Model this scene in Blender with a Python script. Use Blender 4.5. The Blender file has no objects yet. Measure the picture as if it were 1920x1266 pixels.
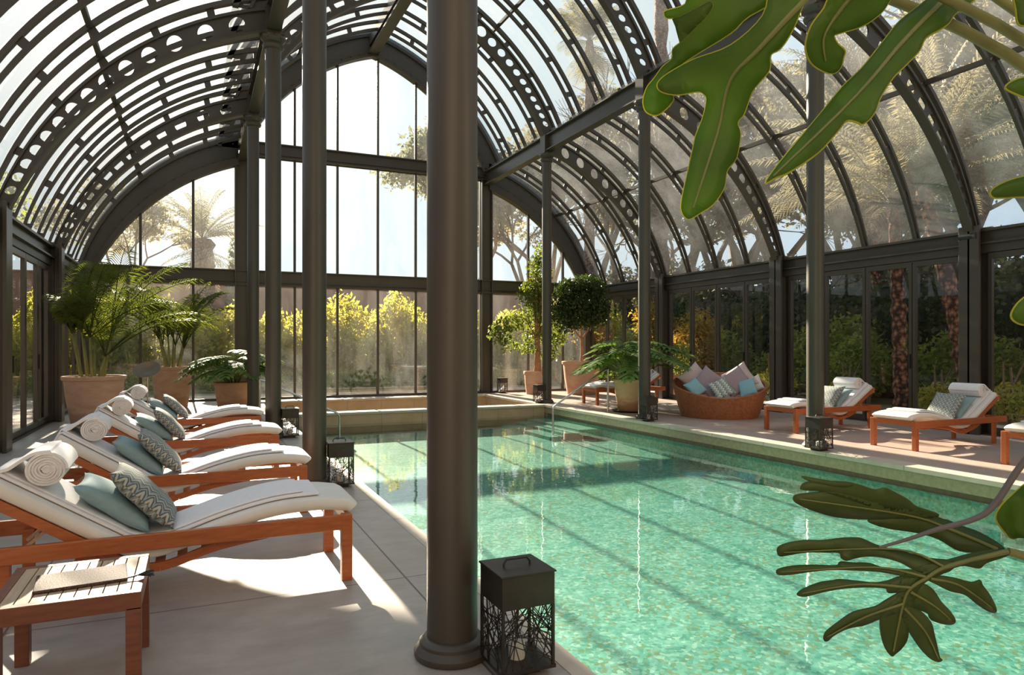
import bpy, bmesh, math, random
from mathutils import Vector, Matrix, noise
import numpy as np

# ------------------------------------------------------------------ camera
SC = bpy.context.scene
COL = SC.collection
R = math.radians
cd = bpy.data.cameras.new('camera')
cam = bpy.data.objects.new('camera', cd); COL.objects.link(cam)
cd.sensor_fit = 'HORIZONTAL'; cd.sensor_width = 36.0
cd.lens = 36.0 * 1308 / 1920
cd.shift_y = 15.0 / 1920
cd.clip_end = 600
YAW = math.atan2(592, 1308)
cam.location = (0, 0, 1.4)
cam.rotation_euler = (R(90), 0, -YAW)
SC.camera = cam

# ------------------------------------------------------------------ sky, sun, exposure
SUN_AZ, SUN_EL = R(-1.25), R(20.6)
SUN = Vector((math.sin(SUN_AZ) * math.cos(SUN_EL), math.cos(SUN_AZ) * math.cos(SUN_EL), math.sin(SUN_EL)))
W = bpy.data.worlds.new('sky'); SC.world = W; W.use_nodes = True
nt = W.node_tree; nt.nodes.clear()
def WN(t, **k):
    n = nt.nodes.new(t)
    for a, b in k.items(): setattr(n, a, b)
    return n
tc = WN('ShaderNodeTexCoord')
nrm = WN('ShaderNodeVectorMath', operation='NORMALIZE'); nt.links.new(tc.outputs['Generated'], nrm.inputs[0])
dot = WN('ShaderNodeVectorMath', operation='DOT_PRODUCT'); nt.links.new(nrm.outputs[0], dot.inputs[0]); dot.inputs[1].default_value = SUN
rmp = WN('ShaderNodeValToRGB')
cr = rmp.color_ramp
cr.elements[0].position = 0.0; cr.elements[0].color = (0.30, 0.38, 0.50, 1)
cr.elements[1].position = 1.0; cr.elements[1].color = (1.5, 1.42, 1.3, 1)
for p_, c_ in ((0.35, (0.36, 0.48, 0.63, 1)), (0.60, (0.48, 0.64, 0.78, 1)), (0.76, (0.60, 0.73, 0.81, 1)), (0.90, (0.69, 0.81, 0.86, 1)), (0.965, (0.79, 0.89, 0.92, 1)), (0.988, (1.0, 1.03, 1.02, 1))):
    e = cr.elements.new(p_); e.color = c_
nt.links.new(dot.outputs['Value'], rmp.inputs[0])
sep = WN('ShaderNodeSeparateXYZ'); nt.links.new(nrm.outputs[0], sep.inputs[0])
hz = WN('ShaderNodeMapRange'); hz.inputs[1].default_value = 0.0; hz.inputs[2].default_value = 0.35; hz.inputs[3].default_value = 0.45; hz.inputs[4].default_value = 0.0
nt.links.new(sep.outputs[2], hz.inputs[0])
mx = WN('ShaderNodeMixRGB'); mx.inputs[2].default_value = (0.72, 0.80, 0.84, 1)
nt.links.new(hz.outputs[0], mx.inputs[0]); nt.links.new(rmp.outputs[0], mx.inputs[1])
bgn = WN('ShaderNodeBackground'); bgn.inputs[1].default_value = 1.0
nt.links.new(mx.outputs[0], bgn.inputs[0])
wo = WN('ShaderNodeOutputWorld'); nt.links.new(bgn.outputs[0], wo.inputs[0])

sl = bpy.data.lights.new('sun', 'SUN'); sl.energy = 19.0; sl.angle = R(0.55); sl.color = (1.0, 0.86, 0.66)
so = bpy.data.objects.new('sun', sl); COL.objects.link(so); so.location = (0, 60, 40)
so.rotation_euler = (-SUN).to_track_quat('-Z', 'Y').to_euler()

vs = SC.view_settings
SC.display_settings.display_device = 'sRGB'
vs.view_transform = 'Standard'; vs.look = 'None'; vs.gamma = 1.0; vs.use_curve_mapping = False
vs.exposure = 0.24
cy = SC.cycles
cy.use_denoising = True
cy.max_bounces = 9; cy.diffuse_bounces = 4; cy.glossy_bounces = 4; cy.transmission_bounces = 4; cy.transparent_max_bounces = 40
cy.caustics_reflective = False; cy.caustics_refractive = False
cy.sample_clamp_indirect = 5.0

# ------------------------------------------------------------------ materials
def lin(c):
    return tuple(((v / 255) / 12.92 if v / 255 <= .04045 else ((v / 255 + .055) / 1.055) ** 2.4) for v in c)
class Mat:
    def __init__(s, name):
        s.m = bpy.data.materials.new(name); s.m.use_nodes = True
        s.t = s.m.node_tree; s.t.nodes.clear()
        s.o = s.n('ShaderNodeOutputMaterial')
    def n(s, t, **k):
        x = s.t.nodes.new(t)
        for a, b in k.items(): setattr(x, a, b)
        return x
    def l(s, a, b): s.t.links.new(a, b)
    def coord(s, which='Object', scale=(1, 1, 1), rot=(0, 0, 0)):
        c = s.n('ShaderNodeTexCoord'); m = s.n('ShaderNodeMapping')
        m.inputs['Scale'].default_value = scale; m.inputs['Rotation'].default_value = rot
        s.l(c.outputs[which], m.inputs[0]); return m.outputs[0]
    def world(s, scale=(1, 1, 1)):
        c = s.n('ShaderNodeNewGeometry'); m = s.n('ShaderNodeMapping'); m.inputs['Scale'].default_value = scale
        s.l(c.outputs['Position'], m.inputs[0]); return m.outputs[0]
    def noise(s, vec, scale, detail=4, rough=.55):
        x = s.n('ShaderNodeTexNoise'); x.inputs['Scale'].default_value = scale; x.inputs['Detail'].default_value = detail; x.inputs['Roughness'].default_value = rough
        s.l(vec, x.inputs['Vector']); return x.outputs['Fac']
    def ramp(s, fac, stops, interp='LINEAR'):
        x = s.n('ShaderNodeValToRGB'); x.color_ramp.interpolation = interp
        e = x.color_ramp.elements
        e[0].position, e[0].color = stops[0][0], (*stops[0][1], 1)
        e[1].position, e[1].color = stops[-1][0], (*stops[-1][1], 1)
        for p, c in stops[1:-1]: q = e.new(p); q.color = (*c, 1)
        s.l(fac, x.inputs[0]); return x.outputs[0]
    def mix(s, fac, a, b, mode='MIX'):
        x = s.n('ShaderNodeMixRGB', blend_type=mode)
        for i, v in ((0, fac), (1, a), (2, b)):
            if hasattr(v, 'is_linked'): s.l(v, x.inputs[i])
            else: x.inputs[i].default_value = v if i == 0 else (*v, 1)
        return x.outputs[0]
    def math(s, op, a, b=None):
        x = s.n('ShaderNodeMath', operation=op)
        for i, v in ((0, a), (1, b)):
            if v is None: continue
            if hasattr(v, 'is_linked'): s.l(v, x.inputs[i])
            else: x.inputs[i].default_value = v
        return x.outputs[0]
    def bump(s, h, strength=.2, dist=.01):
        x = s.n('ShaderNodeBump'); x.inputs['Strength'].default_value = strength; x.inputs['Distance'].default_value = dist
        s.l(h, x.inputs['Height']); return x.outputs[0]
    def bsdf(s, col, rough=.5, metal=0, normal=None, spec=.5, out=True):
        b = s.n('ShaderNodeBsdfPrincipled')
        if hasattr(col, 'is_linked'): s.l(col, b.inputs['Base Color'])
        else: b.inputs['Base Color'].default_value = (*col, 1)
        if hasattr(rough, 'is_linked'): s.l(rough, b.inputs['Roughness'])
        else: b.inputs['Roughness'].default_value = rough
        b.inputs['Metallic'].default_value = metal
        b.inputs['Specular IOR Level'].default_value = spec
        if normal is not None: s.l(normal, b.inputs['Normal'])
        if out: s.l(b.outputs[0], s.o.inputs[0])
        return b.outputs[0]

def m_plain(name, rgb, rough=.5, metal=0, var=.12, scale=6, bump=0, spec=.5):
    M = Mat(name); v = M.coord('Object'); f = M.noise(v, scale)
    a = tuple(min(1, c * (1 - var)) for c in rgb); b = tuple(min(1, c * (1 + var)) for c in rgb)
    c = M.ramp(f, [(.3, a), (.7, b)])
    nb = M.bump(M.noise(v, scale * 8), bump, .004) if bump else None
    M.bsdf(c, rough, metal, nb, spec); return M.m
def m_wood(name, c1, c2, rough=.4, axis=(1, 14, 14), sc=4):
    M = Mat(name); v = M.coord('Object', axis); f = M.noise(v, sc, 6, .6)
    c = M.ramp(f, [(.25, c1), (.5, tuple((a + b) / 2 for a, b in zip(c1, c2))), (.75, c2)])
    M.bsdf(c, rough, 0, M.bump(f, .12, .003)); return M.m
def m_leaf(name, rgb, rgb2, trans=.35, rough=.45, scale=3, yl=.35):
    M = Mat(name); v = M.coord('Object'); f = M.noise(v, scale, 3)
    c = M.ramp(f, [(.3, rgb), (.7, rgb2)])
    b = M.bsdf(c, rough, out=False, spec=.35)
    t = M.n('ShaderNodeBsdfTranslucent')
    c2 = M.mix(.5, c, (1.0, .95, yl), 'MULTIPLY')
    br = M.mix(1.0, c2, (2.2, 2.2, 1.6), 'MULTIPLY'); M.l(br, t.inputs[0])
    m = M.n('ShaderNodeMixShader'); m.inputs[0].default_value = trans
    M.l(b, m.inputs[1]); M.l(t.outputs[0], m.inputs[2]); M.l(m.outputs[0], M.o.inputs[0]); return M.m
def m_glass(name, tint, dirt, streak=(1, 1, .12), base=.045, dirtcol=(.9, .9, .88)):
    M = Mat(name)
    lw = M.n('ShaderNodeLayerWeight'); lw.inputs[0].default_value = .5
    p = M.math('POWER', lw.outputs['Facing'], 4.0)
    f = M.math('ADD', M.math('MULTIPLY', p, .75), base)
    tr = M.n('ShaderNodeBsdfTransparent'); tr.inputs[0].default_value = (*tint, 1)
    gl = M.n('ShaderNodeBsdfGlossy'); gl.inputs['Roughness'].default_value = .0
    s1 = M.n('ShaderNodeMixShader'); M.l(f, s1.inputs[0]); M.l(tr.outputs[0], s1.inputs[1]); M.l(gl.outputs[0], s1.inputs[2])
    v = M.world(streak); nz = M.noise(v, 1.6, 5, .65)
    df = M.n('ShaderNodeBsdfTranslucent'); df.inputs[0].default_value = (*dirtcol, 1)
    dd = M.n('ShaderNodeBsdfDiffuse'); dd.inputs[0].default_value = (*dirtcol, 1)
    dm = M.n('ShaderNodeMixShader'); dm.inputs[0].default_value = .45; M.l(df.outputs[0], dm.inputs[1]); M.l(dd.outputs[0], dm.inputs[2])
    mr = M.n('ShaderNodeMapRange'); mr.inputs[1].default_value = .35; mr.inputs[2].default_value = .72; mr.inputs[3].default_value = dirt * .35; mr.inputs[4].default_value = dirt * 1.7
    M.l(nz, mr.inputs[0])
    s2 = M.n('ShaderNodeMixShader'); M.l(mr.outputs[0], s2.inputs[0]); M.l(s1.outputs[0], s2.inputs[1]); M.l(dm.outputs[0], s2.inputs[2])
    M.l(s2.outputs[0], M.o.inputs[0]); return M.m

MT = {}
MT['iron'] = m_plain('painted_iron', (.066, .056, .043), .38, 0, .08, 2.5, 0, .5)
MT['iron_dark'] = m_plain('painted_iron_rib', (.066, .055, .042), .45, 0, .08, 3)
MT['roof_glass'] = m_glass('roof_glass', (.96, .97, .96), .20, (.5, .5, .5))
MT['wall_glass'] = m_glass('wall_glass', (.95, .96, .95), .050, (1, 1, .25))
MT['door_glass'] = m_glass('door_glass', (.95, .96, .95), .012, (1, 1, .3), .045)
MT['bronze'] = m_plain('lantern_bronze', (.050, .042, .036), .42, .55, .2, 9)
MT['steel'] = m_plain('brushed_steel', (.55, .55, .56), .25, 1.0, .06, 20)
MT['teak'] = m_wood('oiled_teak', (.34, .082, .022), (.50, .155, .048), .38, (3, 22, 22), 3)
MT['teak_pale'] = m_wood('weathered_teak', (.42, .30, .19), (.60, .46, .31), .55, (16, 1.5, 16), 5)
MT['teak_dark'] = m_wood('dark_teak', (.13, .038, .018), (.22, .075, .036), .4, (3, 22, 22), 3)
MT['canvas'] = m_plain('cream_canvas', (.80, .77, .72), .9, 0, .04, 5, .15)
MT['towel'] = m_plain('white_terry', (.88, .87, .88), .95, 0, .03, 30, .5)
MT['blue'] = m_plain('pale_blue_linen', (.27, .41, .44), .85, 0, .08, 24, .3)
MT['sky_blue'] = m_plain('light_blue_cotton', (.27, .52, .58), .85, 0, .06, 24, .3)
MT['mauve'] = m_plain('mauve_cotton', (.40, .31, .34), .85, 0, .06, 20, .25)
MT['blush'] = m_plain('blush_cotton', (.62, .50, .48), .85, 0, .06, 20, .25)
MT['charcoal'] = m_plain('black_plastic', (.02, .02, .02), .4)
MT['candle'] = m_plain('candle_wax', (.82, .80, .74), .6, 0, .03)
MT['soil'] = m_plain('potting_soil', (.10, .065, .04), .95, 0, .4, 30, .6)
MT['bark'] = m_plain('grey_brown_bark', (.17, .12, .085), .9, 0, .3, 14, .6)
MT['bark_warm'] = m_plain('warm_bark', (.42, .22, .12), .85, 0, .25, 12, .5)
MT['stem'] = m_plain('green_stem', (.20, .21, .07), .55, 0, .25, 8)
MT['palm_leaf'] = m_leaf('palm_leaf', (.035, .058, .012), (.11, .125, .022), .44)
MT['phil_leaf'] = m_leaf('philodendron_leaf', (.075, .14, .03), (.14, .22, .05), .36, .5)
MT['ficus_leaf'] = m_leaf('ficus_leaf', (.070, .105, .022), (.17, .20, .050), .42)
MT['ball_leaf'] = m_leaf('topiary_leaf', (.022, .042, .014), (.055, .085, .024), .25)
MT['bush_leaf'] = m_leaf('yellow_green_leaf', (.20, .22, .055), (.46, .40, .11), .5, .6, 1.2)
MT['bush_dark'] = m_leaf('shrub_leaf', (.10, .14, .038), (.25, .28, .07), .45, .6, 1.2)
MT['ivy'] = m_leaf('ivy_leaf', (.022, .036, .014), (.075, .095, .032), .25, .5, 1.0)
MT['autumn'] = m_leaf('autumn_leaf', (.11, .10, .03), (.34, .19, .045), .4, .6, 1.2)
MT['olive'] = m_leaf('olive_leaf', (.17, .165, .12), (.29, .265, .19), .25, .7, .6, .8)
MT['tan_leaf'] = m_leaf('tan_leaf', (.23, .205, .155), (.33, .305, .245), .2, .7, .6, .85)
MT['pine'] = m_leaf('hazed_pine_needle', (.16, .18, .15), (.25, .26, .21), .25, .7, .8, .8)  # greyed and lightened: distance haze is mixed into the needle colour
MT['haze_leaf'] = m_leaf('hazed_grey_leaf', (.30, .29, .25), (.44, .42, .36), .2, .8, .8, .85)  # leaf colour washed out to carry the distance haze
MT['bounce_wall_warm'] = m_plain('bounce_wall_warm', (.26, .225, .19), .9, 0, .08, .8)  # warm tone of the added wall that bounces fill light
MT['lamp_grey'] = m_plain('grey_lamp_metal', (.26, .24, .22), .5, .3)
MT['dark_wall'] = m_plain('dark_garden_wall', (.05, .05, .035), .9, 0, .3, 2)  # dark uneven tone for the wall behind the ivy
MT['plaster'] = m_plain('pink_plaster', (.44, .25, .19), .9, 0, .12, .8)

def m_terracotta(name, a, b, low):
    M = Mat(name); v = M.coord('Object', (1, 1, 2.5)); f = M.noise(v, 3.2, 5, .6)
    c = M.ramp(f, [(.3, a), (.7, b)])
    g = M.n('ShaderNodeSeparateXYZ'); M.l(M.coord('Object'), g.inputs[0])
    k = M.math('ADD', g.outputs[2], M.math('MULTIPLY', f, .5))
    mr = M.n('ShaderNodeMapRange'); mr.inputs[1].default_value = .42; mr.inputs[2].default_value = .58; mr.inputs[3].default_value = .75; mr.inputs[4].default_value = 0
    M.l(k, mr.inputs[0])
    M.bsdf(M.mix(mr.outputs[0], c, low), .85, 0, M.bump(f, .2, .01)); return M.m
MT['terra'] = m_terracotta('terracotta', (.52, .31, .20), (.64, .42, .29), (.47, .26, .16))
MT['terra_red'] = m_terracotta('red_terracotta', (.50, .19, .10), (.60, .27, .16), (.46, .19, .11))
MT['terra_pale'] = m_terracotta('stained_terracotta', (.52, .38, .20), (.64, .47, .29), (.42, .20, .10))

def m_stone(name, a, b, tile=(1.2, .6), grout=(.16, .14, .12), gw=.006, rough=.38, off=(0, 0)):
    M = Mat(name); v = M.world(); f = M.noise(v, 2.2, 8, .62); f2 = M.noise(M.world((1, 1.8, 1)), 4.0, 6, .65)
    c = M.ramp(M.mix(.5, f, f2), [(.32, a), (.68, b)])
    mp = M.n('ShaderNodeMapping'); mp.inputs['Location'].default_value = (off[0], off[1], 0); M.l(v, mp.inputs[0])
    br = M.n('ShaderNodeTexBrick'); br.offset = 0.0
    br.inputs['Scale'].default_value = 1; br.inputs['Brick Width'].default_value = tile[0]; br.inputs['Row Height'].default_value = tile[1]
    br.inputs['Mortar Size'].default_value = gw; br.inputs['Mortar Smooth'].default_value = .1
    br.inputs['Color1'].default_value = (0, 0, 0, 1); br.inputs['Color2'].default_value = (.12, .12, .12, 1); br.inputs['Mortar'].default_value = (1, 1, 1, 1)
    M.l(mp.outputs[0], br.inputs[0])
    c2 = M.mix(br.outputs['Fac'], c, grout)
    M.bsdf(c2, M.math('ADD', M.math('MULTIPLY', f, .25), rough - .1), 0, M.bump(f2, .06, .004)); return M.m
MT['floor'] = m_stone('travertine_floor', (.30, .262, .228), (.48, .43, .385), (2.0, 2.2), (.14, .12, .10), .006, .40, (.85, .3))
MT['deck'] = m_stone('pink_stone_deck', (.40, .31, .26), (.52, .42, .36), (1.0, 30), (.20, .14, .11), .006, .45, (.22, 0))
MT['coping'] = m_stone('pale_coping', (.52, .45, .36), (.66, .58, .48), (30, 1.1), (.34, .27, .2), .006, .5)
MT['basin_stone'] = m_stone('tan_basin_stone', (.50, .34, .19), (.68, .50, .33), (.9, .9), (.30, .22, .14), .004, .5)
MT['paving'] = m_stone('terrace_paving', (.50, .38, .29), (.62, .48, .38), (.5, .5), (.34, .25, .2), .01, .8)

M = Mat('green_kerb_stone'); v = M.world(); f = M.noise(v, 14, 6, .7); f2 = M.noise(v, 1.2, 3)
c = M.ramp(f, [(.3, (.29, .235, .12)), (.7, (.50, .42, .26))])
M.bsdf(M.mix(M.math('MULTIPLY', f2, .6), c, (.38, .33, .20)), .5, 0, M.bump(f, .2, .004)); MT['kerb'] = M.m

M = Mat('pool_mosaic'); v = M.world()
vo = M.n('ShaderNodeTexVoronoi'); vo.inputs['Scale'].default_value = 34; M.l(v, vo.inputs['Vector'])
sx = M.n('ShaderNodeSeparateColor'); M.l(vo.outputs['Color'], sx.inputs[0])
c = M.ramp(sx.outputs[0], [(0, (.06, .25, .19)), (.16, (.10, .36, .285)), (.45, (.17, .48, .385)), (.78, (.25, .58, .47)), (.9, (.44, .68, .56)), (1, (.52, .70, .60))], 'CONSTANT')
big = M.noise(v, .9, 4, .6)
sp = M.ramp(sx.outputs[1], [(0, (0, 0, 0)), (.80, (1, 1, 1))], 'CONSTANT')
mm = M.math('MULTIPLY', sp, M.math('GREATER_THAN', big, .47))
c = M.mix(M.math('MULTIPLY', mm, .9), c, (.20, .21, .035))
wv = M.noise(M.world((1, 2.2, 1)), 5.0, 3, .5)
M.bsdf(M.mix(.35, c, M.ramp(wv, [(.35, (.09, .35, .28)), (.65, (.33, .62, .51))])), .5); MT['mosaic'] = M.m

M = Mat('pool_water')
v = M.world((1, 1, 1)); h = M.math('ADD', M.noise(v, 2.6, 3, .5), M.math('MULTIPLY', M.noise(v, 9, 2, .5), .25))
bp = M.bump(h, .16, .012)
lw = M.n('ShaderNodeLayerWeight'); lw.inputs[0].default_value = .5; M.l(bp, lw.inputs['Normal'])
fr = M.math('ADD', M.math('MULTIPLY', M.math('POWER', lw.outputs['Facing'], 4.2), 1.0), .022)
tr = M.n('ShaderNodeBsdfTransparent'); tr.inputs[0].default_value = (.88, .975, .95, 1)
gl = M.n('ShaderNodeBsdfGlossy'); gl.inputs['Roughness'].default_value = .0; M.l(bp, gl.inputs['Normal'])
ms = M.n('ShaderNodeMixShader'); M.l(fr, ms.inputs[0]); M.l(tr.outputs[0], ms.inputs[1]); M.l(gl.outputs[0], ms.inputs[2]); M.l(ms.outputs[0], M.o.inputs[0]); MT['water'] = M.m

def m_zigzag(name, fx, fy, cols):
    M = Mat(name); c = M.coord('Object'); s = M.n('ShaderNodeSeparateXYZ'); M.l(c, s.inputs[0])
    z = M.math('MULTIPLY', M.math('PINGPONG', M.math('ADD', M.math('MULTIPLY', s.outputs[0], fx), 20.0), .5), .8)
    k = M.math('FRACT', M.math('ADD', M.math('ADD', M.math('MULTIPLY', M.math('MULTIPLY', s.outputs[1], M.math('SIGN', s.outputs[2])), fy), z), 20.0))
    n = M.noise(c, 60, 2)
    col = M.ramp(k, cols, 'CONSTANT')
    M.bsdf(M.mix(.12, col, M.ramp(n, [(.3, (.05, .05, .05)), (.7, (.8, .8, .78))])), .85, 0, M.bump(n, .25, .002)); return M.m
MT['zig'] = m_zigzag('zigzag_weave', 17, 9, [(0, (.50, .50, .40)), (.18, (.09, .10, .11)), (.32, (.22, .31, .33)), (.5, (.52, .52, .44)), (.62, (.10, .08, .06)), (.76, (.30, .38, .38)), (.88, (.05, .08, .12))])
MT['zig_fine'] = m_zigzag('fine_zigzag_weave', 17, 9, [(0, (.66, .72, .64)), (.38, (.055, .10, .085)), (.56, (.45, .58, .52)), (.80, (.12, .18, .15)), (.9, (.7, .74, .66))])

M = Mat('woven_rattan'); v = M.coord('Object', (1, 1, 1)); w1 = M.n('ShaderNodeTexWave', bands_direction='Z'); w1.inputs['Scale'].default_value = 18; M.l(v, w1.inputs[0])
f = M.noise(v, 20, 3)
c = M.ramp(f, [(.3, (.30, .10, .035)), (.7, (.46, .19, .075))])
M.bsdf(M.mix(M.math('MULTIPLY', w1.outputs['Fac'], .35), c, (.18, .06, .025)), .55, 0, M.bump(w1.outputs['Fac'], .4, .006)); MT['rattan'] = M.m
M = Mat('woven_brown'); v = M.coord('Object', (1, 1, 1)); ck = M.n('ShaderNodeTexVoronoi'); ck.inputs['Scale'].default_value = 130; M.l(v, ck.inputs['Vector'])
c = M.ramp(ck.outputs['Distance'], [(.1, (.20, .095, .07)), (.6, (.05, .024, .017))])
M.bsdf(c, .7, 0, M.bump(ck.outputs['Distance'], .4, .002)); MT['woven'] = M.m
M = Mat('palm_trunk'); v = M.coord('Object', (1.1, 1.1, .9)); vo = M.n('ShaderNodeTexVoronoi'); vo.distance = 'MANHATTAN'; vo.inputs['Scale'].default_value = 9; M.l(v, vo.inputs['Vector'])
M.bsdf(M.ramp(vo.outputs['Distance'], [(.15, (.52, .28, .19)), (.55, (.28, .12, .07)), (.95, (.05, .02, .012))]), .9, 0, M.bump(vo.outputs['Distance'], .8, .06)); MT['trunk'] = M.m
M = Mat('garden_ground'); v = M.world(); f = M.noise(v, .35, 5, .6); f2 = M.noise(v, 9, 4, .6)
M.bsdf(M.mix(f2, M.ramp(f, [(.4, (.16, .17, .06)), (.6, (.36, .30, .2))]), (.24, .21, .12)), .95); MT['ground'] = M.m

# ------------------------------------------------------------------ mesh helpers
def link(name, me, parent=None):
    o = bpy.data.objects.new(name, me); COL.objects.link(o)
    if parent is not None: o.parent = parent
    return o
class MB:
    def __init__(s): s.v = []; s.f = []
    def add(s, vs, fs):
        b = len(s.v); s.v += [tuple(p) for p in vs]; s.f += [tuple(i + b for i in f) for f in fs]
    def box(s, x0, x1, y0, y1, z0, z1, M=None):
        P = [Vector((x, y, z)) for z in (z0, z1) for y in (y0, y1) for x in (x0, x1)]
        if M is not None: P = [M @ p for p in P]
        s.add(P, [(0, 2, 3, 1), (4, 5, 7, 6), (0, 1, 5, 4), (2, 6, 7, 3), (0, 4, 6, 2), (1, 3, 7, 5)])
    def bar(s, a, b, w, h, up=(0, 0, 1)):
        a = Vector(a); b = Vector(b); d = (b - a); L = d.length; d.normalize(); u = Vector(up)
        if abs(d.dot(u)) > .98: u = Vector((1, 0, 0))
        r = d.cross(u).normalized(); u = r.cross(d).normalized()
        P = []
        for q in (a, b):
            for i, j in ((-1, -1), (1, -1), (1, 1), (-1, 1)): P.append(q + r * (i * w / 2) + u * (j * h / 2))
        s.add(P, [(3, 2, 1, 0), (4, 5, 6, 7), (0, 1, 5, 4), (1, 2, 6, 5), (2, 3, 7, 6), (3, 0, 4, 7)])
    def tube(s, pts, rad, n=10, caps=True):
        pts = [Vector(p) for p in pts]; m = len(pts)
        if not hasattr(rad, '__len__'): rad = [rad] * m
        ref = None; rings = []
        for i, p in enumerate(pts):
            t = (pts[min(i + 1, m - 1)] - pts[max(i - 1, 0)]).normalized()
            if ref is None:
                ref = Vector((0, 0, 1)) if abs(t.z) < .9 else Vector((1, 0, 0))
            a = t.cross(ref).normalized(); b = a.cross(t).normalized(); ref = b
            rings.append([p + (a * math.cos(2 * math.pi * k / n) + b * math.sin(2 * math.pi * k / n)) * rad[i] for k in range(n)])
        V = [q for r in rings for q in r]; F = []
        for i in range(m - 1):
            for k in range(n):
                k2 = (k + 1) % n; F.append((i * n + k, i * n + k2, (i + 1) * n + k2, (i + 1) * n + k))
        if caps: F.append(tuple(range(n - 1, -1, -1))); F.append(tuple((m - 1) * n + k for k in range(n)))
        s.add(V, F)
    def lathe(s, prof, c=(0, 0, 0), n=40, close=True, sx=1, sy=1):
        V = []; F = []; m = len(prof)
        for r, z in prof:
            for k in range(n):
                a = 2 * math.pi * k / n; V.append((c[0] + r * sx * math.cos(a), c[1] + r * sy * math.sin(a), c[2] + z))
        for i in range(m - 1):
            for k in range(n):
                k2 = (k + 1) % n; F.append((i * n + k, i * n + k2, (i + 1) * n + k2, (i + 1) * n + k))
        if close: F.append(tuple(range(n - 1, -1, -1))); F.append(tuple((m - 1) * n + k for k in range(n)))
        s.add(V, F)
    def loft(s, secs, caps=True, closed=True):
        n = len(secs[0]); V = [p for r in secs for p in r]; F = []
        for i in range(len(secs) - 1):
            for k in range(n if closed else n - 1):
                k2 = (k + 1) % n; F.append((i * n + k, i * n + k2, (i + 1) * n + k2, (i + 1) * n + k))
        if caps and closed: F.append(tuple(range(n - 1, -1, -1))); F.append(tuple((len(secs) - 1) * n + k for k in range(n)))
        s.add(V, F)
    def build(s, name, mat, parent=None, smooth=None, bevel=0):
        me = bpy.data.meshes.new(name); me.from_pydata(s.v, [], s.f); me.validate()
        bm = bmesh.new(); bm.from_mesh(me); bmesh.ops.recalc_face_normals(bm, faces=bm.faces); bm.to_mesh(me); bm.free()
        me.materials.append(MT[mat])
        if smooth is not None:
            me.shade_smooth(); me.set_sharp_from_angle(angle=R(smooth))
        o = link(name, me, parent)
        if bevel:
            b = o.modifiers.new('bevel', 'BEVEL'); b.width = bevel; b.segments = 2; b.limit_method = 'ANGLE'; b.angle_limit = R(40)
        return o
def tag(o, label=None, cat=None, group=None, kind=None):
    if label: o['label'] = label
    if cat: o['category'] = cat
    if group: o['group'] = group
    if kind: o['kind'] = kind
    return o
def empty(name, loc=(0, 0, 0), rz=0, label=None, cat=None, group=None, kind=None):
    o = link(name, None); o.location = loc; o.rotation_euler = (0, 0, rz); o.empty_display_size = .1
    return tag(o, label, cat, group, kind)
def copy_tree(o, parent=None):
    c = o.copy(); COL.objects.link(c)
    if parent is not None: c.parent = parent
    for ch in list(o.children): copy_tree(ch, c)
    return c

# ------------------------------------------------------------------ layout of the glasshouse
XC = 4.43; UN = 3.37; UW = 6.82                 # nave centre, nave column offset, side wall offset
FR = [-1.06, 3.0, 7.06, 11.1, 15.17]; YB = 19.1
OA, IA = (2.2, 1.94, 4.897), (1.93, 1.21, 5.14)   # aisle arch: outer and inner circle (u, z, r)
ON, INN = (-1.5, 4.33, 5.83), (-1.5, 4.33, 5.24)  # nave arch
def circ(c, a): return (c[0] + c[2] * math.cos(a), c[1] + c[2] * math.sin(a))
def ang_u(c, u): return math.acos(max(-1, min(1, (u - c[0]) / c[2])))
def ang_z(c, z): return math.asin(max(-1, min(1, (z - c[1]) / c[2])))
AO = (ang_u(OA, 3.45), ang_z(OA, 3.2)); AI = (ang_u(IA, 3.45), ang_z(IA, 3.2))
NO = (ang_u(ON, .0), ang_z(ON, 6.42)); NI = (ang_u(INN, .0), ang_z(INN, 6.42))
def arch(zone, t, f):
    A, B, a, b = (OA, IA, AO, AI) if zone == 'aisle' else (ON, INN, NO, NI)
    p = circ(A, a[0] + (a[1] - a[0]) * t); q = circ(B, b[0] + (b[1] - b[0]) * t)
    return (p[0] * (1 - f) + q[0] * f, p[1] * (1 - f) + q[1] * f)
def P3(zone, side, t, f, y):
    u, z = arch(zone, t, f); return Vector((XC + side * u, y, z))
def curved(mb, zone, side, f0, f1, y0, y1, t0=0, t1=1, n=28):
    secs = []
    for i in range(n + 1):
        t = t0 + (t1 - t0) * i / n
        secs.append([P3(zone, side, t, f0, y0), P3(zone, side, t, f0, y1), P3(zone, side, t, f1, y1), P3(zone, side, t, f1, y0)])
    mb.loft(secs)
def rib(mb, zone, side, y, n=24):
    curved(mb, zone, side, .0, .13, y - .035, y + .035, n=n)
    curved(mb, zone, side, .33, .45, y - .026, y + .026, n=n)
    k = 6
    for i in range(k + 1):
        t = min(.985, max(.0, i / k)); curved(mb, zone, side, .12, .35, y - .012, y + .012, max(0, t - .010), min(1, t + .012), 2)
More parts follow.
